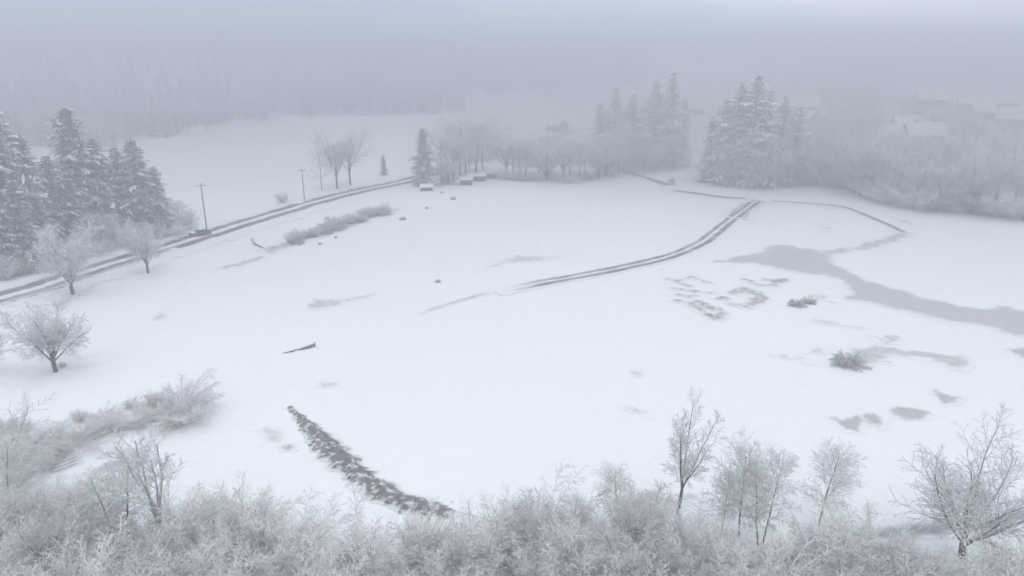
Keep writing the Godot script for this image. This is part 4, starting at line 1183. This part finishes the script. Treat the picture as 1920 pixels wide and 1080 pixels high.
func build_near() -> void:
	# single trees that stand out of the thicket
	plant("slender", "bare_tree", "tall slender bare tree with a dark bole and steep forked stems", 12.0, -43.7, 10.8, 0.6)
	plant("feathery_0", "frosted_tree", "feathery frosted tree next to the tall slender one", 16.6, -43.3, 8.9, 0.2)
	plant("feathery_3", "frosted_tree", "slighter feathery tree squeezed beside the tall slender one's neighbour", 15.5, -43.9, 5.4, 1.2)
	plant("feathery_2", "frosted_tree", "two-stemmed frosted tree leaning toward the lone feathery tree", 17.9, -42.6, 7.6, 0.1)
	plant("feathery_1", "frosted_tree", "lone feathery frosted tree with a clear straight bole", 23.1, -44.8, 7.8, 2.2)
	plant("broad_0", "bare_tree", "broad bare tree with a wide spreading vase-shaped crown", 31.4, -40.9, 10.2, 0.9, "tree", "", 1.12)
	plant("feathery_3", "frosted_tree", "frosted tree with a dark bole, first one before the tall slender tree", 8.0, -43.8, 6.0, 3.3)
	plant("feathery_1", "frosted_tree", "frosted tree with spread limbs, second one before the tall slender tree", 4.6, -43.1, 4.4, 0.7)
	plant("broad_2", "frosted_tree", "small bare tree with a fan of thin limbs at the thicket's low point", 0.6, -43.3, 3.7, 1.9)
	plant("feathery_0", "frosted_tree", "pale narrow frosted tree behind the fan-limbed small tree", 2.4, -43.6, 3.0, 2.6, "tree", "", 0.7)
	plant("feathery_0", "frosted_tree", "low frosted tree right before the tall slender bole", 10.0, -43.2, 4.5, 4.2, "tree", "", 1.2)
	plant("open", "bare_tree", "open bare tree with thick knobbly limbs rising over the thicket", -24.3, -41.1, 9.4, 2.55, "tree", "", 1.3)
	plant("feathery_2", "frosted_tree", "bushy frosted tree close behind the open bare tree", -27.7, -42.1, 7.2, 0.8, "tree", "", 1.2)
	plant("arching_1", "frosted_tree", "dense brushy frosted tree beyond the open bare tree", -18.3, -41.4, 5.8, 0.8, "tree", "", 0.9)
	plant("feathery_1", "frosted_tree", "frosted tree between the open bare tree and the dense brushy one", -20.6, -40.9, 5.5, 1.8, "tree", "", 1.1)
	plant("feathery_3", "frosted_tree", "small frosted tree at the edge of the snow gap in the thicket", -31.6, -42.0, 5.2, 0.8, "tree", "", 1.3)
	plant("broad_0", "frosted_tree", "frosted tree leaning in from the frame edge over the thicket", -41.2, -47.9, 8.6, 0.5)
	plant("feathery_1", "frosted_tree", "bushy frosted tree at the frame edge below the hedge clumps", -38.2, -45.8, 7.3, 2.5, "tree", "", 1.3)
	var rng := RandomNumberGenerator.new()
	rng.seed = 4
	# the hedge of clumps on the snow
	var clumps := [-31.2, -60.3, 4.5, -31.0, -62.5, 2.9, -32.9, -63.2, 4.2, -32.6, -59.8, 4.1, -34.4, -61.2, 3.1, -36.0, -63.4, 2.6, -35.5, -60.1, 2.9, -38.1, -63.0, 2.0, -36.4, -59.2, 2.9, -37.5, -58.7, 2.9, -39.5, -60.7, 2.4, -38.3, -57.6, 3.1, -39.4, -57.3, 3.1, -41.5, -60.1, 2.7, -39.0, -55.1, 3.8, -39.7, -54.1, 3.7, -42.4, -57.5, 2.9, -42.4, -55.6, 3.2, -41.5, -53.2, 3.7, -45.4, -57.9, 2.5, -43.6, -54.2, 3.9, -47.0, -57.8, 3.0, -43.6, -52.5, 4.1, -39.5, -51.8, 3.5]
	for k in range(0, clumps.size(), 3):
		var n := k / 3
		var kind: String = ["white arching frosted", "upright brushy frosted", "drooping mauve-grey frosted", "grey-green frosted"][n % 4]
		var said := "tallest frosted clump at the tip of the loose hedge on the snow" if n == 2 else kind + " clump at the tip of the loose hedge on the snow" if n < 6 else kind + " clump in the middle of the loose hedge on the snow" if n < 13 else kind + " clump in the ragged end of the loose hedge, by the frame"
		plant(["arching_0", "brushy_0", "arching_2", "arching_1"][n % 4], "hedge_shrub", said, clumps[k], clumps[k + 1], clumps[k + 2] * (1.0 if n == 2 else rng.randf_range(0.42, 0.68)), rng.randf() * TAU, "shrub", "" if n == 2 else "frosted clumps of the loose hedge", 1.0 if n == 2 else 1.45)
	# the thicket
	var front := [Vector2(-45.8, -44.0), Vector2(-39.6, -46.5), Vector2(-35.6, -44.2), Vector2(-32.1, -43.0), Vector2(-28.9, -42.1), Vector2(-24.8, -41.5), Vector2(-21.1, -41.5), Vector2(-17.3, -41.5), Vector2(-14.6, -39.8), Vector2(-12.4, -39.8), Vector2(-9.5, -39.9), Vector2(-5.9, -40.5), Vector2(-3.0, -41.2), Vector2(1.5, -42.4), Vector2(5.3, -41.9), Vector2(9.1, -42.0), Vector2(12.8, -41.5), Vector2(16.5, -41.2), Vector2(20.2, -41.2), Vector2(22.8, -42.0), Vector2(25.6, -40.8), Vector2(29.1, -40.4), Vector2(31.6, -39.7), Vector2(33.3, -38.5), Vector2(43.2, -37.7)]
	var zones := []
	for q in get_children():
		if q.get_meta("category", "") == "tree" and q is Node3D and q.position.z > -75.0:
			zones.append(q)
	var z := -26.0
	while z > -60.0:
		var x := -47.0
		while x < 47.0:
			var p := Vector2(x + rng.randf_range(-0.9, 0.9), z + rng.randf_range(-0.8, 0.8))
			x += 2.35
			var limit := -37.0 if p.x > 0.0 else -45.0
			for k in front.size() - 1:
				if p.x >= front[k].x and p.x < front[k + 1].x:
					limit = lerpf(front[k].y, front[k + 1].y, (p.x - front[k].x) / (front[k + 1].x - front[k].x))
			if p.y < limit or absf(p.x) > 0.78 * (-p.y * 0.956 + 8.5): continue
			if p.distance_to(Vector2(30.8, -40.0)) < 3.3: continue
			var k := rng.randi() % 6
			var where := ""
			var best := 1e9
			for q in zones:
				var far := Vector2(q.position.x, q.position.z).distance_to(p)
				if far < best:
					best = far
					where = ("before the " if p.y > q.position.z + 0.8 else "beside the " if p.y > q.position.z - 1.2 else "beyond the ") + ANCHOR.get(q.get_meta("label"), "small bare tree")
			var said: String = ["white arching frosted shrub", "grey-green frosted shrub", "mauve-grey drooping frosted shrub", "pale arching frosted shrub", "upright brushy frosted shrub", "upright brushy frosted shrub"][k]
			var size := lerpf(2.4, 6.0, pow(rng.randf(), 1.6))
			said = ("tall " if size > 4.2 else "low " if size < 3.0 else "") + said
			plant(["arching_0", "arching_1", "arching_2", "arching_3", "brushy_0", "brushy_1"][k], "thicket_shrub", said + " in the thicket " + where, p.x, p.y, size, rng.randf() * TAU, "shrub", said + "s " + where, 1.1)
			if rng.randf() < 0.14 and p.x < 8.0:
				var y := rng.randi() % 3
				var sort: String = ["thin upright sapling", "feathery frosted sapling", "small forked sapling"][y]
				plant(["slender", "feathery_0", "broad_2"][y], "sapling", sort + " standing in the thicket " + where, p.x + 0.8, p.y + 0.6, rng.randf_range(4.0, 7.0), rng.randf() * TAU, "tree", sort + "s " + where, 0.9)
		z -= 2.2
